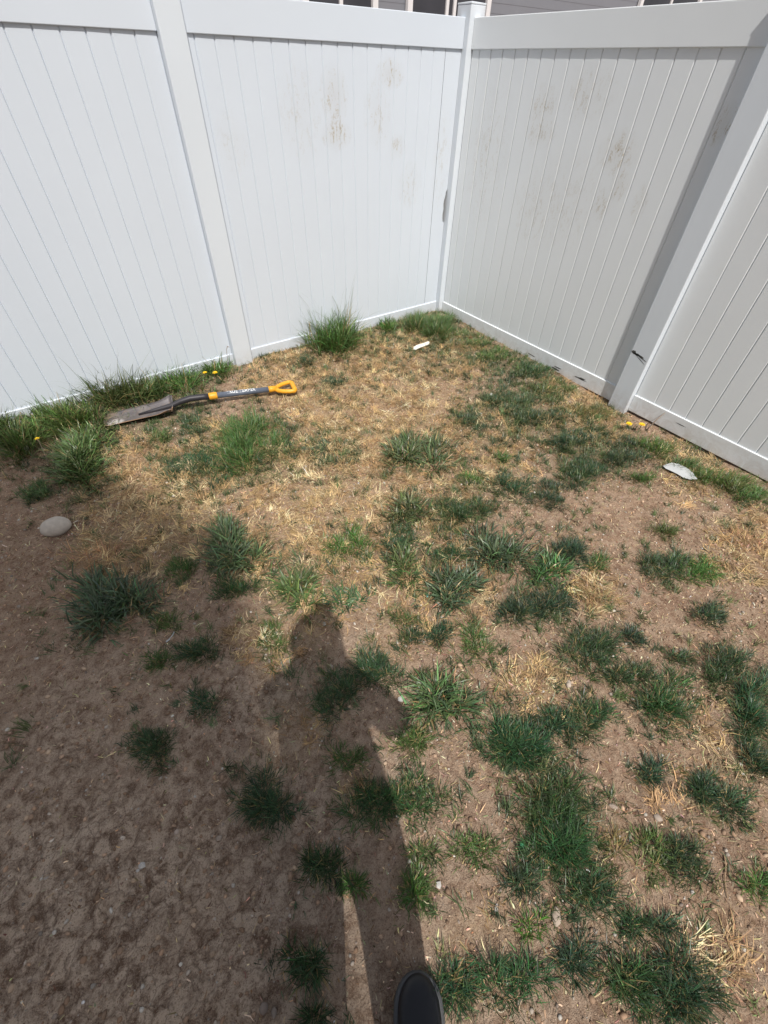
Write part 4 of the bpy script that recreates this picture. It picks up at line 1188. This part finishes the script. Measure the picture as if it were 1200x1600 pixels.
for sgn, wr in ((1, 'wr_r'), (-1, 'wr_l')):
    palm = PC+Rv*(sgn*.052)-Uv*.045-Fv*.012
    ip = len(vv); vv.append(palm); rads.append((.026, .016)); ee.append((names.index(wr), ip))
    for k in range(4):
        b0 = palm+Uv*(.012+.019*k)-Fv*.002+Rv*(sgn*.004); b1 = b0-Rv*(sgn*.022)+Fv*.002-Uv*.002; b2 = b1-Rv*(sgn*(.012+.004*(k in (1, 2))))-Fv*.0005
        b1 += -Fv*.004; b2 += -Fv*.004
        i0 = len(vv); vv += [b0-Fv*.006, b1-Fv*.006, b2-Fv*.006]; rads += [(.0085, .0085), (.008, .008), (.0065, .0065)]; ee += [(ip, i0), (i0, i0+1), (i0+1, i0+2)]
    i0 = len(vv); vv += [palm-Fv*.022-Rv*(sgn*.012)+Uv*.012, palm-Fv*.026-Rv*(sgn*.030)+Uv*.026]; rads += [(.010, .010), (.008, .008)]; ee += [(ip, i0), (i0, i0+1)]
me = bpy.data.meshes.new('person'); me.from_pydata([tuple(p) for p in vv], ee, []); me.update()
person = bpy.data.objects.new('person', me); COL.objects.link(person)
sk = person.modifiers.new('Skin', 'SKIN'); sk.use_smooth_shade = True
bm = bmesh.new(); bm.from_mesh(me); bm.to_mesh(me); bm.free()
if not me.skin_vertices: 
    bpy.context.view_layer.objects.active = person
    bpy.ops.object.mode_set(mode='EDIT') if False else None
for i, rr in enumerate(rads):
    me.skin_vertices[0].data[i].radius = rr
me.skin_vertices[0].data[0].use_root = True
ss = person.modifiers.new('Subdivision', 'SUBSURF'); ss.levels = 2; ss.render_levels = 2
tag(person, 'person in dark clothes taking the picture, one black shoe showing', 'person')
M_BODY, n, l, b = new_mat('dark_clothes_and_skin')
geo = n.new('ShaderNodeNewGeometry'); sx = n.new('ShaderNodeSeparateXYZ'); l.new(geo.outputs['Position'], sx.inputs[0])
top = ramp(n, l, sx.outputs[2], .0, 1.0)
st = math_n(n, l, 'GREATER_THAN', sx.outputs[2], 1.54); st2 = math_n(n, l, 'GREATER_THAN', sx.outputs[2], .98)
cl_ = mixc(n, l, st2, (.03, .035, .055), (.055, .055, .06)); l.new(mixc(n, l, st, cl_, (.45, .28, .20)), b.inputs['Base Color']); b.inputs['Roughness'].default_value = .85
me.materials.append(M_BODY)
M_HAIR = plain('dark_hair', (.03, .022, .018), .6, .4, var=.3, scale=120)
def lump(name, c, ax, mat, fn=None, sub=3):
    bm = bmesh.new(); bmesh.ops.create_icosphere(bm, subdivisions=sub, radius=1)
    for q_ in bm.verts:
        w_ = q_.co.copy()
        if fn: w_ = fn(w_)
        q_.co = c+RH*(w_.x*ax[0])+FH*(w_.y*ax[1])+Vector((0, 0, w_.z*ax[2]))
    m_ = bpy.data.meshes.new(name); bm.to_mesh(m_); bm.free()
    o = link(name, m_, mat, None, True); o.parent = person
    return o
def hairf(w_):
    if w_.y > .35 and w_.z < .35: w_ = Vector((w_.x, .35, w_.z))
    if w_.z < -.55: w_.z = -.55
    return w_
lump('hair', PB(.03, -.238, 1.745), (.098, .108, .105), M_HAIR, hairf)
def hoodf(w_):
    k = 1+.75*max(0, -w_.z)**1.5
    return Vector((w_.x*k, w_.y*.9-(.25 if w_.y > .2 else 0)*max(0, .6-w_.z), w_.z))
lump('hood', PB(.03, -.262, 1.585), (.094, .095, .13), plain('dark_cotton', (.055, .055, .06), .9, .2), hoodf)
M_SKIN = plain('skin', (.45, .28, .20), .55, .4, var=.06, scale=60)
lump('nose', PB(.03, -.118, 1.675), (.014, .022, .024), M_SKIN)
for s in (-1, 1):
    lump('ear', PB(.03+s*.086, -.225, 1.68), (.012, .022, .034), M_SKIN)
    lump('eye', PB(.03+s*.032, -.134, 1.70), (.014, .008, .009), plain('eye', (.12, .09, .07), .2, .6))
lump('mouth', PB(.03, -.135, 1.632), (.026, .008, .007), plain('lips', (.40, .17, .14), .5, .4))

# shoes
M_SHOE = plain('black_leather', (.012, .0125, .016), .42, .45, var=.2, scale=50, bump=.12, bscale=120)
M_SOLE = plain('dark_rubber', (.075, .077, .08), .6, .4, var=.2, scale=60)
def shoe(toe, heel):
    toe, heel = Vector(toe), Vector(heel)
    ax = (toe-heel); Ls = ax.length; ax.normalize(); sd = Vector((ax.y, -ax.x, 0))
    g0 = max(gz(*(heel+ax*t*Ls)[:2]) for t in (.1, .3, .5, .7, .9))+.001
    st_ = [(0, .012), (.02, .026), (.08, .036), (.2, .040), (.35, .041), (.5, .044), (.62, .050), (.74, .053), (.84, .050), (.91, .042), (.96, .030), (.985, .019), (1, .006)]
    hh = [.05, .075, .09, .10, .105, .095, .078, .064, .056, .049, .041, .034, .026]
    K = 17
    v_, f_ = [], []
    for (t, w_), h_ in zip(st_, hh):
        for k in range(K):
            a_ = math.pi*k/(K-1); cx_, cz_ = math.cos(a_), math.sin(a_)
            v_.append(heel+ax*(t*Ls)+sd*(w_*math.copysign(abs(cx_)**.8, cx_)+.004*t)+Vector((0, 0, g0+.022+(h_-.022)*abs(cz_)**.75)))
    m = len(st_)
    for i in range(m-1):
        for k in range(K-1): f_.append((i*K+k, (i+1)*K+k, (i+1)*K+k+1, i*K+k+1))
    f_.append(tuple(range(K))); f_.append(tuple((m-1)*K+k for k in range(K-1, -1, -1)))
    me = mesh_py('shoe', v_, f_); bm = bmesh.new(); bm.from_mesh(me); bmesh.ops.recalc_face_normals(bm, faces=bm.faces); bm.to_mesh(me); bm.free()
    o = link('shoe', me, M_SHOE, None, True); o.parent = person
    sub = o.modifiers.new('Subdivision', 'SUBSURF'); sub.levels = 1; sub.render_levels = 1
    outl = [heel+ax*((t*1.02-.01)*Ls)+sd*(w_*1.09+.003+.004*t) for t, w_ in st_]+[heel+ax*((t*1.02-.01)*Ls)-sd*(w_*1.09+.003-.004*t) for t, w_ in st_[::-1]]
    n_ = len(outl); v_, f_ = [], []
    for dz, k in ((0, .96), (.004, 1.0), (.016, 1.0), (.020, .985), (.026, .985), (.029, .95)):
        c_ = sum(outl, Vector())/n_
        for p in outl: v_.append(c_+(p-c_)*k+Vector((0, 0, g0+dz)))
    for i in range(5):
        for k in range(n_): f_.append((i*n_+k, i*n_+(k+1) % n_, (i+1)*n_+(k+1) % n_, (i+1)*n_+k))
    f_.append(tuple(range(n_))[::-1]); f_.append(tuple(5*n_+k for k in range(n_)))
    s_ = link('sole', mesh_py('sole', v_, f_), M_SOLE, None, True); s_.parent = o
    for hgt, k_ in ((.034, .99), (.046, .93)):          # stitched rand along the outer side
        pts_ = [heel+ax*(t*Ls)+sd*(w_*k_+.004*t+.0012)+Vector((0, 0, g0+hgt)) for t, w_ in st_[3:-3]]
        r_ = link('rand', tube_mesh('rand', pts_, .0016, 6), M_SOLE, None, True); r_.parent = o
    return o
tp = at(649, 1519, .03); axd = Vector((.545, .838, 0)).normalized()
toe = Vector((tp[0], tp[1], 0)); shoe(toe, toe-axd*.295)
lh = PB(-.06, -.52, 0); shoe(lh+Vector((.56, .83, 0)).normalized()*.295*1+Vector((0, 0, 0)), lh)
# the phone in the hands
bm = bmesh.new(); box_bm(bm, (-.037, -.080, -.004), (.037, .080, .004), .003, 3)
me = bpy.data.meshes.new('phone'); bm.to_mesh(me); bm.free()
ph = link('phone', me, plain('phone_body', (.02, .02, .022), .35, .5))
ph.matrix_world = Matrix(((cR[0], cU[0], -cF[0], PC.x), (cR[1], cU[1], -cF[1], PC.y), (cR[2], cU[2], -cF[2], PC.z), (0, 0, 0, 1)))
tag(ph, 'black phone held up in both hands by the photographer', 'phone')
